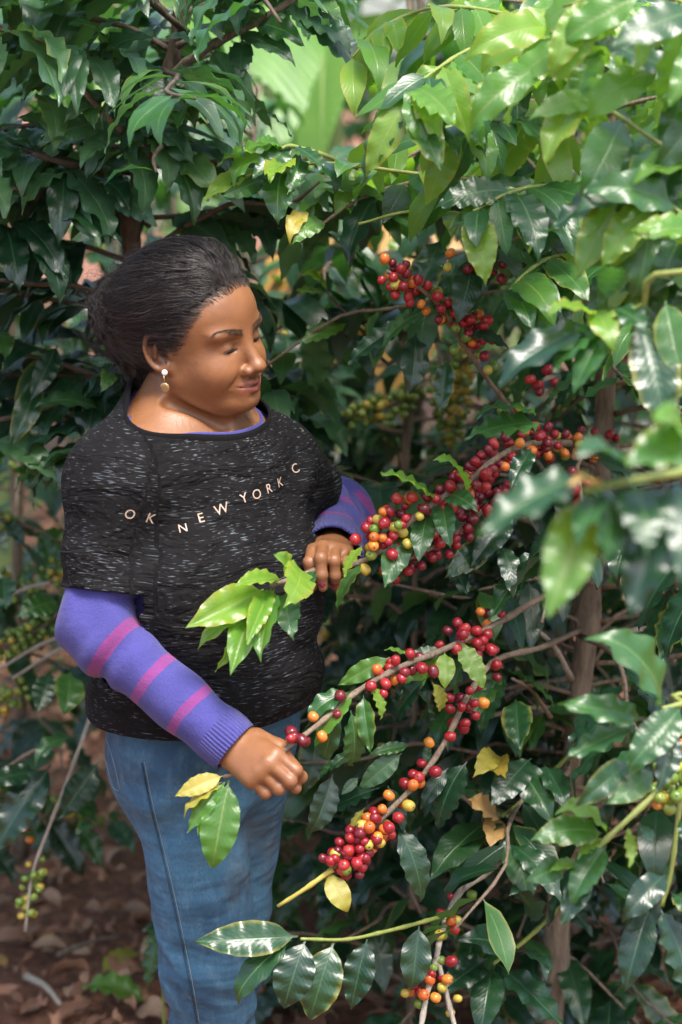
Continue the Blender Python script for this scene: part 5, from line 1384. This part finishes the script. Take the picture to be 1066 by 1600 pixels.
    for k in range(steps + 1):
        t = k / steps
        p2.append(c2 + tan * 0.045 * t * frizz + G * (0.02 * np.sin(t * 3.0) * frizz) + rs.normal(0, 0.0009, (M2, 3)) + np.cross(G, tan) * np.sin(t * 7 + iz[:, None] % 7) * 0.006 * frizz - V3((0, 0, 0.012)) * t * t * frizz)
    path = np.concatenate([path, np.stack(p2, 1)], 0); N += M2
    K = steps + 1
    tdir = np.gradient(path, axis=1); tdir /= np.maximum(np.linalg.norm(tdir, axis=2, keepdims=True), 1e-9)
    up = np.cross(tdir, V3((0.3, 0.2, 1))); up /= np.maximum(np.linalg.norm(up, axis=2, keepdims=True), 1e-9)
    vp = np.cross(tdir, up)
    rad = (0.00043 * rs.uniform(0.6, 1.3, (N, 1, 1))) * np.linspace(1.0, 0.35, K)[None, :, None]
    rad[-M2:] *= 0.45; rad[9000:10300] *= 0.6
    ring = np.stack([path + rad * (up * math.cos(x) + vp * math.sin(x)) for x in (0, 2.094, 4.189)], 2)  # N,K,3,3
    SV = ring.reshape(-1, 3)
    n0 = (np.arange(N)[:, None, None] * K + np.arange(K - 1)[None, :, None]) * 3
    j = np.arange(3)[None, None, :]; j2 = (j + 1) % 3
    SQ = np.stack([n0 + j, n0 + j2, n0 + 3 + j2, n0 + 3 + j], -1).reshape(-1, 4)
    AV = np.concatenate([Vh, SV]); AQ = np.concatenate([Qh, SQ + len(Vh)])
    hme = mesh_np('hair', from_head(AV), AQ)
    ra = hme.attributes.new('rnd', 'FLOAT', 'POINT'); ra.data.foreach_set('value', np.concatenate([np.full(len(Vh), 0.15), np.repeat(rs.uniform(0, 1, N), K * 3)]).astype(np.float32))
    hair = link('hair', hme, person, MAT['hair'])
    hair['label'] = 'dark frizzy hair pulled back into a loose bun'

    print("T hair", time.time() - T00)
    # eyebrows, lashes, teeth
    def head_strands(name, strands, mat, r):
        VV, FF = [], []
        for s in strands:
            pts = [Vector(x) for x in from_head(np.array(s))]
            v, f = tube(pts, [r * (1 - 0.75 * i / (len(pts) - 1)) for i in range(len(pts))], 4)
            o = len(VV); VV += v; FF += [tuple(i + o for i in q) for q in f]
        return link(name, mesh_from(name, VV, FF), person, mat)
    def proj_head(x, off):
        x = np.atleast_2d(V3(x)).copy()
        for _ in range(6):
            e = 4e-4; d = d_head(x); G = np.stack([d_head(x + np.eye(3)[i] * e) - d for i in range(3)], 1) / e
            G /= np.maximum(np.linalg.norm(G, axis=1, keepdims=True), .2); x -= G * (d - off)[:, None]
        return x
    for sgn in (-1, 1):
        S = []
        for k in range(120):
            t = rs.rand(); yb = 0.011 + 0.042 * t
            zb = 0.0175 + 0.0085 * math.sin(t * 2.3) - 0.004 * t + rs.uniform(-1, 1) * (0.0044 * (1 - t * 0.75))
            S.append([(0.095 - 0.02 * t, sgn * yb, zb), (0.095 - 0.02 * t, sgn * (yb + 0.006), zb + 0.0022 * (1 - 1.6 * t))])
        B0 = proj_head([x[0] for x in S], 0.0002); B1 = proj_head([x[1] for x in S], 0.0010)
        S = [[b0, (b0 + b1) / 2 + V3((0.0004, 0, 0.0004)), b1] for b0, b1 in zip(B0, B1)]
        head_strands('eyebrow', S, MAT['brow'], 0.00028)
        S = []
        for k in range(14):
            t = 0.1 + 0.85 * k / 13; yy = sgn * (0.0195 + 0.0255 * t); zz = -0.0046 - 0.0002 * math.sin(t * 3.14)
            S.append((0.090, yy, zz))
        B0 = proj_head(S, 0.0004); S = []
        for k, b0 in enumerate(B0):
            t = 0.1 + 0.85 * k / 13
            S.append([b0, b0 + V3((0.0014, sgn * 0.0008 * (t - .2), -0.0004)), b0 + V3((0.0028, sgn * 0.0018 * (t - .2), -0.0004))])
        line = list(proj_head([(0.090, sgn * (0.0185 + 0.0275 * t), -0.0044 - 0.0000 * math.sin(t * 3.14)) for t in np.linspace(0, 1, 12)], 0.0003))
        o = head_strands('eyelashes', S, MAT['lash'], 0.0004)
        head_strands('eyelid_line', [line], MAT['lash'], 0.0011)
    for sgn in (-1, 1):
        bm = bmesh.new(); bmesh.ops.create_uvsphere(bm, u_segments=28, v_segments=18, radius=0.0128)
        gz_ = Vector((0.86, 0.06, -0.50)).normalized()
        gv = [min(1.0, math.degrees(v.co.angle(gz_)) / 60.0) for v in bm.verts]
        co_ = np.array([v.co for v in bm.verts]) + V3((0.0735, sgn * 0.0315, -0.0015))
        for v, w_ in zip(bm.verts, from_head(co_)): v.co = Vector(w_)
        for f in bm.faces: f.smooth = True
        em = bpy.data.meshes.new('eye'); bm.to_mesh(em); bm.free()
        ga = em.attributes.new('gaze', 'FLOAT', 'POINT'); ga.data.foreach_set('value', gv)
        link('eye', em, person, MAT['eye'])
    tv = []
    for k in range(9):
        yy = -0.017 + 0.034 * k / 8
        tv.append((0.0925 - 14 * yy * yy, yy, (-0.0702 + 5.3 * yy * yy) * 0.88))
    pts = [Vector(x) for x in from_head(np.array(tv))]
    link('teeth', mesh_from('teeth', *tube(pts, 0.0022, 6)), person, MAT['tooth'])
    # earring: stud and hanging disc on the near ear
    lobe = proj_head((0.006, -0.083, -0.029), 0.0012)[0]
    lw = Vector(from_head(lobe)[0]); out = Vector(MH @ V3((0.25, -0.95, -0.1))).normalized()
    er = empty('earring', lw); adopt(er, person)
    def ball(name, c, r, mat, parent, flat=None):
        bm = bmesh.new(); bmesh.ops.create_uvsphere(bm, u_segments=14, v_segments=9, radius=r)
        if flat is not None:
            M = flat.to_track_quat('Z', 'Y').to_matrix().to_4x4() @ Matrix.Diagonal((1, 1, 0.18, 1))
            bmesh.ops.transform(bm, matrix=M, verts=bm.verts)
        bmesh.ops.translate(bm, vec=c, verts=bm.verts)
        for f in bm.faces: f.smooth = True
        m = bpy.data.meshes.new(name); bm.to_mesh(m); bm.free(); m.materials.append(mat)
        o = bpy.data.objects.new(name, m); COL.objects.link(o); adopt(o, parent); return o
    ball('stud', lw + out * 0.001, 0.0042, MAT['pearl'], er)
    dc = lw + out * 0.004 + Vector((0.001, 0, -0.0185))
    ball('pendant', dc, 0.0066, MAT['brass'], er, out)
    link_v, link_f = tube([lw + out * 0.004 + Vector((0, 0, -0.003)), dc + Vector((0, 0, 0.006))], 0.0005, 6)
    adopt(link('ear_wire', mesh_from('ear_wire', link_v, link_f), None, MAT['brass']), er)
    # nails
    for h in (hR, hL):
        for c, u, n, w in h['nails']:
            X = np.cross(u, n); VV, FF = [], []
            for i in range(5):
                for k in range(5):
                    t = i / 4; s = (k / 4 - 0.5) * 2
                    wd = w * (1 - 0.25 * abs(t - 0.4) ** 2 * 4)
                    VV.append(c + u * (t - 0.75) * 0.0115 + X * s * wd + n * (0.0024 - 0.0028 * s * s - 0.0012 * (t - 0.5) ** 2 * 4))
            for i in range(4):
                for k in range(4): FF.append((i * 5 + k, i * 5 + k + 1, i * 5 + k + 6, i * 5 + k + 5))
            o = link('fingernail', mesh_from('fingernail', VV, FF), person, MAT['polish'])

    print("T face", time.time() - T00)
    # ---------------- clothes
    def cut(me, co, no, cond):
        """slice the mesh by a plane and drop what lies beyond it, where cond holds"""
        bm = bmesh.new(); bm.from_mesh(me)
        fs = [f for f in bm.faces if cond(f.calc_center_median())]
        gm = set(fs)
        for f in fs: gm.update(f.edges); gm.update(f.verts)
        bmesh.ops.bisect_plane(bm, geom=list(gm), dist=1e-5, plane_co=Vector(co), plane_no=Vector(no))
        no = Vector(no); co = Vector(co)
        dele = [f for f in bm.faces if (f.calc_center_median() - co).dot(no) > 0 and cond(f.calc_center_median())]
        bmesh.ops.delete(bm, geom=dele, context='FACES')
        bm.to_mesh(me); bm.free(); me.update()
    def keep_largest(me):
        bm = bmesh.new(); bm.from_mesh(me); bm.verts.ensure_lookup_table()
        seen = {}; comp = []
        for v in bm.verts:
            if v in seen: continue
            stack = [v]; seen[v] = len(comp); grp = [v]
            while stack:
                x = stack.pop()
                for e in x.link_edges:
                    y = e.other_vert(x)
                    if y not in seen: seen[y] = seen[v]; stack.append(y); grp.append(y)
            comp.append(grp)
        comp.sort(key=len)
        for gset in comp[:-1]: bmesh.ops.delete(bm, geom=gset, context='VERTS')
        bm.to_mesh(me); bm.free(); me.update()
    def solid(o, t):
        m = o.modifiers.new('thickness', 'SOLIDIFY'); m.thickness = t; m.offset = -1
    hemR = shR + (elR - shR) * 0.735; hemL = shL + (elL - shL) * 0.40
    uR, uL = unit(elR - shR), unit(elL - shL)
    def folds(p, t):
        """cloth folds of the shirt: drag lines from the armpits, soft rolls above the hem"""
        n1 = vnoise(p, 9); n2 = vnoise(p * V3((1, 1, 1.0)) + 5, 14)
        w = 0.0
        lat = t[:, 1]
        w = 0.0100 * np.sin((t[:, 2] * 46 + lat * 22 + n1 * 2.4)) * sstep(1.02 - t[:, 2], 0.0, 0.14) * (0.4 + 0.6 * n2)
        w = w + 0.0090 * np.sin((t[:, 2] * 30 - lat * 34 + n1 * 2.0)) * np.exp(-((t[:, 2] - 1.09) / 0.07) ** 2) * sstep(-lat, 0.02, 0.13)
        w = w + 0.0030 * n2 * sstep(1.2 - t[:, 2], 0, 0.1)
        w = w + 0.0055 * np.sin(lat * 60 - t[:, 2] * 40 + n1 * 2) * np.exp(-((lat - 0.12) / 0.05) ** 2 - ((t[:, 2] - 1.12) / 0.08) ** 2)
        def crease(x, sharp=5.0): return np.exp(-((np.mod(x, 1.0) - 0.5) * sharp) ** 2)
        n3 = vnoise(p + 9, 6)
        w = w + 0.0055 * crease(t[:, 2] * 11 + lat * 3 + n1 * 0.5) * sstep(n3, -0.1, 0.5) * sstep(1.05 - t[:, 2], 0, .1)
        w = w + 0.0060 * crease((t[:, 2] - 1.10) * 9 - lat * 8 + n1 * 0.4) * np.exp(-((lat + 0.10) / 0.07) ** 2 - ((t[:, 2] - 1.08) / 0.09) ** 2)
        return w
    def f_shirt(p):
        t = to_t(p)
        d = d_torso(p, 0.014)
        # cloth hangs from the bust and belly rather than following every hollow
        d = smin(d, ell(t, (0.018, 0, 0.93), (0.108, 0.143, 0.20)) - 0.006, 0.06)
        d = smin(d, ell(t, (0.0, 0, 0.80), (0.122, 0.146, 0.24)) - 0.010, 0.06)
        s1 = cone(p, shR, hemR + uR * 0.06, 0.063, 0.0605) - 0.0045 * np.sin(((p - shR) @ uR) * 75 + p[:, 0] * 30 + vnoise(p, 12) * 2.2) * sstep((p - shR) @ uR, 0.03, 0.1) - 0.002 * vnoise(p, 22)
        s2 = cone(p, shL, hemL + uL * 0.06, 0.064, 0.063) - 0.002 * vnoise(p, 22)
        d = smin(d, s1, 0.022); d = smin(d, s2, 0.03)
        d = d + folds(p, t)
        return smin(d, cone(p, W(0.012, 0.006, 1.20), nk_top + V3((0.005, 0, 0.02)), 0.062, 0.052), 0.045)
    lo = np.minimum(W(-.25, -.25, .6), np.minimum(shR, hemR)) - 0.12
    hi = np.maximum(W(.25, .25, 1.3), np.maximum(shL, hemL)) + 0.10
    st = 0.0062
    Vc, Qc = surface_net(f_shirt, g(lo[0], hi[0], st), g(lo[1], hi[1], st), g(0.66, 1.40, st), proj=1)
    me = mesh_np('t_shirt', Vc, Qc)
    ncut = W(0.0, 0, 1.268); nno = unit(ft * 0.42 + V3((0, 0, 1)))
    hem_z = 0.848
    cut(me, (-0.2, 2.6, hem_z), (0.03, 0.02, -1), lambda c: c.z < hem_z + 0.06)
    cut(me, hemR, uR, lambda c: np.linalg.norm(V3(c) - (hemR + uR * 0.03)) < 0.105 and cone(V3(c)[None], shR, hemR + uR * 0.1, 0.066, 0.064)[0] < 0.014 and d_torso(V3(c)[None], 0.014)[0] > 0.010)
    cut(me, hemL, uL, lambda c: np.linalg.norm(V3(c) - (hemL + uL * 0.03)) < 0.105 and cone(V3(c)[None], shL, hemL + uL * 0.1, 0.07, 0.07)[0] < 0.016)
    cut(me, ncut, nno, lambda c: np.linalg.norm(to_t(V3(c)[None])[0][:2] - V3((0.02, 0))) < 0.135 and c.z > 1.2)
    keep_largest(me)
    # neck loop -> collar
    bm = bmesh.new(); bm.from_mesh(me)
    bound = [e for e in bm.edges if e.is_boundary and abs((V3((e.verts[0].co + e.verts[1].co) / 2) - ncut) @ nno) < 0.004]
    loop = []
    if bound:
        e0 = bound[0]; bs = set(bound); v = e0.verts[0]; loop = [v.co.copy()]; cur = v; last = None
        while True:
            nx = [e for e in cur.link_edges if e in bs and e is not last]
            if not nx: break
            last = nx[0]; cur = last.other_vert(cur)
            if cur is v or len(loop) > 2000: break
            loop.append(cur.co.copy())
    bm.free()
    print('collar loop', len(loop))
    # band attribute for sleeve/torso direction of the heather streaks
    VV = np.zeros(len(me.vertices) * 3, np.float32); me.vertices.foreach_get('co', VV); VV = VV.reshape(-1, 3).astype(float)
    tt = to_t(VV)
    ang = np.arctan2(tt[:, 1], tt[:, 0] + 0.02)
    sl = (cone(VV, shR, hemR + uR * 0.1, 0.072, 0.066) < 0.012) & (tt[:, 1] < -0.13)
    u = ang * 0.17; v = tt[:, 2]
    ax = unit(np.cross(uR, ft)); ay_ = np.cross(uR, ax)
    rel = VV - shR
    ua = np.arctan2(rel @ ax, rel @ ay_) * 0.07
    u = np.where(sl, ua, u); v = np.where(sl, -(rel @ uR), v)
    A = me.attributes.new('cloth', 'FLOAT_VECTOR', 'POINT'); A.data.foreach_set('vector', np.stack([u, v, np.zeros_like(u)], 1).astype(np.float32).ravel())
    shirt = link('t_shirt', me, person, MAT['shirt']); solid(shirt, 0.0026)
    shirt['label'] = 'black t-shirt with pale heather streaks and printed letters'
    if len(loop) > 20:
        lp = loop[::3]
        for _ in range(3):
            n = len(lp); lp = [(lp[i - 1] + lp[i] * 2 + lp[(i + 1) % n]) / 4 for i in range(n)]
        nn = Vector(nno); cc = sum(lp, Vector()) / len(lp)
        CV, CF = [], []
        for p_ in lp:
            rdir = (p_ - cc); rdir = (rdir - nn * rdir.dot(nn)).normalized()
            for (a_, b_) in ((0.0045, -0.008), (0.0040, -0.004), (0.001, 0.002), (-0.003, 0.004), (-0.004, 0.002), (-0.002, -0.004)):
                CV.append(p_ + rdir * (a_ + 0.000) + nn * b_)
        n = len(lp); k = 6
        for i in range(n):
            for j_ in range(k - 1):
                i2 = (i + 1) % n
                CF.append((i * k + j_, i2 * k + j_, i2 * k + j_ + 1, i * k + j_ + 1))
        cme = mesh_from('collar', CV, CF)
        co = link('collar', cme, shirt, MAT['collar']); solid(co, 0.001)
        # purple sweater neckline peeking out at the throat
        SVv, SFf = [], []
        for p_ in lp:
            rdir = (p_ - cc); rdir = (rdir - nn * rdir.dot(nn)).normalized()
            for (a_, b_) in ((-0.004, -0.012), (-0.008, -0.002), (-0.010, 0.0035), (-0.0125, 0.003), (-0.013, -0.006)):
                fr_ = 0.5 + 0.5 * max(-1, min(1, rdir.dot(Vector(ft)) * 1.2))
                SVv.append(p_ + rdir * a_ + nn * (b_ * fr_ - 0.022 * (1 - fr_) - 0.001 * fr_))
        SFf = []
        for i in range(n):
            for j_ in range(4):
                i2 = (i + 1) % n; SFf.append((i * 5 + j_, i2 * 5 + j_, i2 * 5 + j_ + 1, i * 5 + j_ + 1))
        neckband = (SVv, SFf)
    else: neckband = None

    print("T shirt", time.time() - T00)
    # sweater: arms (torso part hidden under the shirt)
    def arm_bunch(p, el, wr, sh):
        t1 = (p - el) @ unit(wr - el)
        t2 = (p - el) @ unit(sh - el)
        ins = sstep(t1, -0.02, 0.05)                                          # creases in the bend of the elbow
        cr = -0.009 * np.exp(-((t2 - 0.040 - 0.35 * t1) / 0.007) ** 2) * ins - 0.006 * np.exp(-((t2 - 0.078 - 0.25 * t1) / 0.008) ** 2) * ins
        return cr + 0.0040 * np.sin(t1 * 110 + vnoise(p, 15) * 2.5) * sstep(0.11 - np.abs(t1), 0, 0.08) + 0.0022 * vnoise(p, 24) + 0.0018 * np.sin(t1 * 62 + vnoise(p, 10) * 3) 
    cufR = wrR + unit(wrR - elR) * 0.004; cufL = wrL + unit(wrL - elL) * 0.012
    def f_sweater(p):
        d1 = d_arm(p, shR, elR, wrR, (0.046, 0.0435, 0.0365), 0.03) - arm_bunch(p, elR, wrR, shR)
        d2 = d_arm(p, shL, elL, wrL, (0.052, 0.050, 0.041), 0.03) - arm_bunch(p, elL, wrL, shL)
        d = np.minimum(d1, d2)
        return np.minimum(d, d_torso(p, 0.003))
    pts = np.array([shR, elR, wrR, shL, elL, wrL]); lo, hi = pts.min(0) - 0.09, pts.max(0) + 0.09
    lo = np.minimum(lo, W(0, 0, 0.85) - V3((.25, .25, 0))); hi = np.maximum(hi, W(0, 0, 1.25) + V3((.25, .25, 0)))
    st = 0.0056
    Vw, Qw = surface_net(f_sweater, g(lo[0], hi[0], st), g(lo[1], hi[1], st), g(lo[2], hi[2], st), proj=1)
    me = mesh_np('sweater', Vw, Qw)
    cut(me, cufR, unit(wrR - elR), lambda c: np.linalg.norm(V3(c) - wrR) < 0.085)
    cut(me, cufL, unit(wrL - elL), lambda c: np.linalg.norm(V3(c) - wrL) < 0.085 and cone(V3(c)[None], elL, wrL + (wrL - elL), 0.04, 0.04)[0] < 0.02)
    cut(me, (0, 0, 0.88), (0, 0, -1), lambda c: cone(V3(c)[None], elR, wrR, 0.055, 0.04)[0] > 0.016 and cone(V3(c)[None], elL, wrL, 0.055, 0.04)[0] > 0.016)
    cut(me, W(0.0, 0, 1.250), nno, lambda c: np.linalg.norm(to_t(V3(c)[None])[0][:2]) < 0.12 and c.z > 1.2)
    keep_largest(me)
    VV = np.zeros(len(me.vertices) * 3, np.float32); me.vertices.foreach_get('co', VV); VV = VV.reshape(-1, 3).astype(float)
    fR, fL = cone(VV, elR, wrR, .05, .04), cone(VV, elL, wrL, .05, .04)
    uu = np.where(fR < fL, ((VV - elR) @ (wrR - elR)) / ((wrR - elR) @ (wrR - elR)), ((VV - elL) @ (wrL - elL)) / ((wrL - elL) @ (wrL - elL)) )
    def ang_about(a, b):
        d_ = unit(b - a); x_ = unit(np.cross(d_, V3((0.3, 0.2, 1)))); y_ = np.cross(d_, x_); return np.arctan2((VV - a) @ x_, (VV - a) @ y_)
    angc = np.where(fR < fL, ang_about(elR, wrR), ang_about(elL, wrL))
    uRd, uLd = cone(VV, shR, elR, .05, .05), cone(VV, shL, elL, .05, .05)
    inarm = np.where((np.minimum(fR, fL) < 0.02) & (np.minimum(fR, fL) < np.minimum(uRd, uLd) + 0.004), 1.0, 0.0)
    A = me.attributes.new('arm', 'FLOAT_VECTOR', 'POINT'); A.data.foreach_set('vector', np.stack([uu, angc, inarm], 1).astype(np.float32).ravel())
    sw = link('sweater', me, person, MAT['sweater']); solid(sw, 0.0035)
    sw['label'] = 'purple knitted sweater with magenta stripes on the sleeves'
    if neckband: 
        nb = link('neckline', mesh_from('neckline', *neckband), sw, MAT['sweater'])

    print("T sweater", time.time() - T00)
    # jeans
    def f_jeans(p):
        t = to_t(p)
        d = smin(d_torso(p, 0.007), 9 + 0 * p[:, 0], 0.1)
        # trouser legs: straight, falling loose from the knee
        l1 = smin(cone(p, hipR, knR, 0.083, 0.063), cone(p, knR, anR, 0.064, 0.062), 0.03)
        l2 = smin(cone(p, hipL, knL, 0.083, 0.063), cone(p, knL, anL, 0.064, 0.062), 0.03)
        n1 = vnoise(p, 11); n2 = vnoise(p + 3, 20)
        kz = knR[2]
        l1 = l1 + 0.0075 * np.sin(p[:, 2] * 75 + (p[:, 0] - p[:, 1]) * 30 + n1 * 3.0) * np.exp(-((p[:, 2] - kz) / 0.10) ** 2) * (0.5 + 0.5 * n2)
        l1 = l1 + 0.0075 * np.sin(p[:, 2] * 60 - p[:, 0] * 40 + n1 * 2.4) * np.exp(-((p[:, 2] - 0.70) / 0.06) ** 2) * sstep(t[:, 0], -0.05, 0.08)
        l1 = l1 + 0.0035 * n1 + 0.0025 * n2
        def crease(x, sharp=5.0): return np.exp(-((np.mod(x, 1.0) - 0.5) * sharp) ** 2)
        l1 = l1 + 0.0060 * crease(p[:, 2] * 14 + p[:, 0] * 5 + n1 * 0.7) * sstep(n2, -0.2, 0.5) * (0.35 + np.exp(-((p[:, 2] - kz + 0.03) / 0.09) ** 2))
        l2 = l2 + 0.003 * np.sin(p[:, 2] * 70 + n1 * 3) * np.exp(-((p[:, 2] - kz) / 0.12) ** 2) + 0.002 * n1
        d = smin(d, l1, 0.03)
        return np.minimum(smin(d, l2, 0.03), smin(l1, l2, 0.008))
    pts = np.array([hipR, hipL, knR, knL, anR, anL]); lo, hi = pts.min(0) - 0.20, pts.max(0) + 0.20
    st = 0.0068
    Vj, Qj = surface_net(f_jeans, g(lo[0], hi[0], st), g(lo[1], hi[1], st), g(0.01, 0.98, st), proj=1)
    me = mesh_np('jeans', Vj, Qj)
    cut(me, (0, 0, 0.885), (0, 0, 1), lambda c: c.z > 0.85)
    cut(me, (0, 0, 0.055), (0, 0, -1), lambda c: c.z < 0.09)
    keep_largest(me)
    jeans = link('jeans', me, person, MAT['denim']); solid(jeans, 0.002)
    jeans['label'] = 'faded blue denim jeans stained with soil'
    # stitched side seam and back pocket, lying on the cloth
    def bvh_of(o):
        m = o.data; return BVHTree.FromPolygons([v.co.copy() for v in m.vertices], [tuple(p_.vertices) for p_ in m.polygons])
    bj = bvh_of(jeans)
    def hit(b, px, py, off):
        h = b.ray_cast(Vector((0, 0, CAM_H)), ray_dir(px, py))
        if h[0] is None: return None
        n = h[1]
        if n.dot(ray_dir(px, py)) > 0: n = -n
        return h[0] + n * off, n
    def stitch(name, pxs, r, mat, n=60):
        c = catmull([Vector((x, y, 0)) for x, y in pxs], n)
        pts = [hit(bj, p_.x, p_.y, r * 0.5) for p_ in c]; pts = [x[0] for x in pts if x]
        if len(pts) > 3:
            v, f = tube(pts, r, 6); link(name, mesh_from(name, v, f), jeans, mat)
    stitch('side_seam', [(226, 1190), (240, 1260), (262, 1350), (284, 1450), (300, 1530), (312, 1598)], 0.0006, MAT['thread'])
    stitch('side_seam', [(222, 1192), (236, 1262), (258, 1352), (280, 1452), (296, 1532), (308, 1598)], 0.0014, MAT['denim_dark'])
    stitch('pocket_seam', [(152, 1150), (166, 1190), (176, 1228), (186, 1236)], 0.0007, MAT['thread'], 30)
    stitch('pocket_seam', [(165, 1150), (178, 1190), (188, 1234)], 0.0007, MAT['thread'], 30)

    print("T jeans", time.time() - T00)
    # shoes
    for an, kn in ((anR, knR), (anL, knL)):
        fw = unit(V3((0.55, -0.83, 0)))
        def f_shoe(p, an=an):
            c = V3((an[0], an[1], 0))
            d = cone(p, c - fw * 0.045 + V3((0, 0, .038)), c + fw * 0.15 + V3((0, 0, .032)), 0.040, 0.034)
            d = smin(d, cone(p, c + V3((0, 0, .05)), c + V3((0, 0, .10)), 0.046, 0.046), 0.03)
            return smax(d, -(p[:, 2] - 0.004), 0.006)
        c = V3((an[0], an[1], 0))
        Vq, Qq = surface_net(f_shoe, g(c[0] - .22, c[0] + .22, .008), g(c[1] - .24, c[1] + .2, .008), g(-0.02, .17, .008), proj=1)
        link('shoe', mesh_np('shoe', Vq, Qq), person, MAT['shoe'])

    # printed letters, laid on the shirt
    bs = bvh_of(shirt)
    letters = [('O', 203, 804, 4, 17), ('K', 235, 810, 14, 18), ('N', 286, 826, -12, 15), ('E', 314, 810, -14, 17), ('W', 346, 796, -20, 19),
               ('Y', 381, 779, -24, 18), ('O', 401, 773, -22, 18), ('R', 420, 764, -24, 18), ('K', 437, 754, -26, 18), ('C', 461, 733, -30, 18), ('I', 472, 672, -60, 11)]
    for ch, px, py, rot, size in letters:
        bm = bmesh.new(); bm.from_mesh(GLYPH[ch])
        bmesh.ops.triangulate(bm, faces=bm.faces)
        bmesh.ops.subdivide_edges(bm, edges=[e for e in bm.edges if e.calc_length() > 0.2], cuts=2)
        bmesh.ops.triangulate(bm, faces=bm.faces)
        ok = 0
        cx = sum(v.co.x for v in bm.verts) / len(bm.verts)
        hit0 = hit(bs, px, py, 0)
        if hit0 is None: bm.free(); print('letter misses', ch); continue
        c0, n0 = hit0
        # tangent frame: the line of print runs level round the body
        d1 = ray_dir(px + 10 * math.cos(R(rot)), py + 10 * math.sin(R(rot)))
        tdir_ = d1 - n0 * 0
        # intersect with tangent plane
        def onplane(x, y):
            dd = ray_dir(x, y); o_ = Vector((0, 0, CAM_H)); tt_ = (c0 - o_).dot(n0) / dd.dot(n0); return o_ + dd * tt_
        ex = (onplane(px + 10 * math.cos(R(rot)), py + 10 * math.sin(R(rot))) - c0).normalized()
        ey = n0.cross(ex)
        if ey.z < 0: ey = -ey
        sc = size / 1137.0 / 0.86
        for v in bm.verts:
            q_ = c0 + ex * v.co.x * sc * 1.12 + ey * v.co.y * sc
            h = bs.find_nearest(q_ + n0 * 0.004)
            nn_ = h[1] if h[1].dot(n0) > 0 else -h[1]
            v.co = h[0] + nn_ * 0.0010
        lm2 = bpy.data.meshes.new('letter'); bm.to_mesh(lm2); bm.free(); lm2.materials.append(MAT['print'])
        o = bpy.data.objects.new('letter', lm2); COL.objects.link(o); o.parent = shirt
    return dict(hR=hR, hL=hL, HO=HO, MH=MH)
t0 = time.time()
build_ground()
build_main_plant(); build_front_plant(); build_left_tree(); build_others(); build_far(); build_small()
print('T plants', time.time() - t0)
hands = build_person()
print('T total', time.time() - t0)
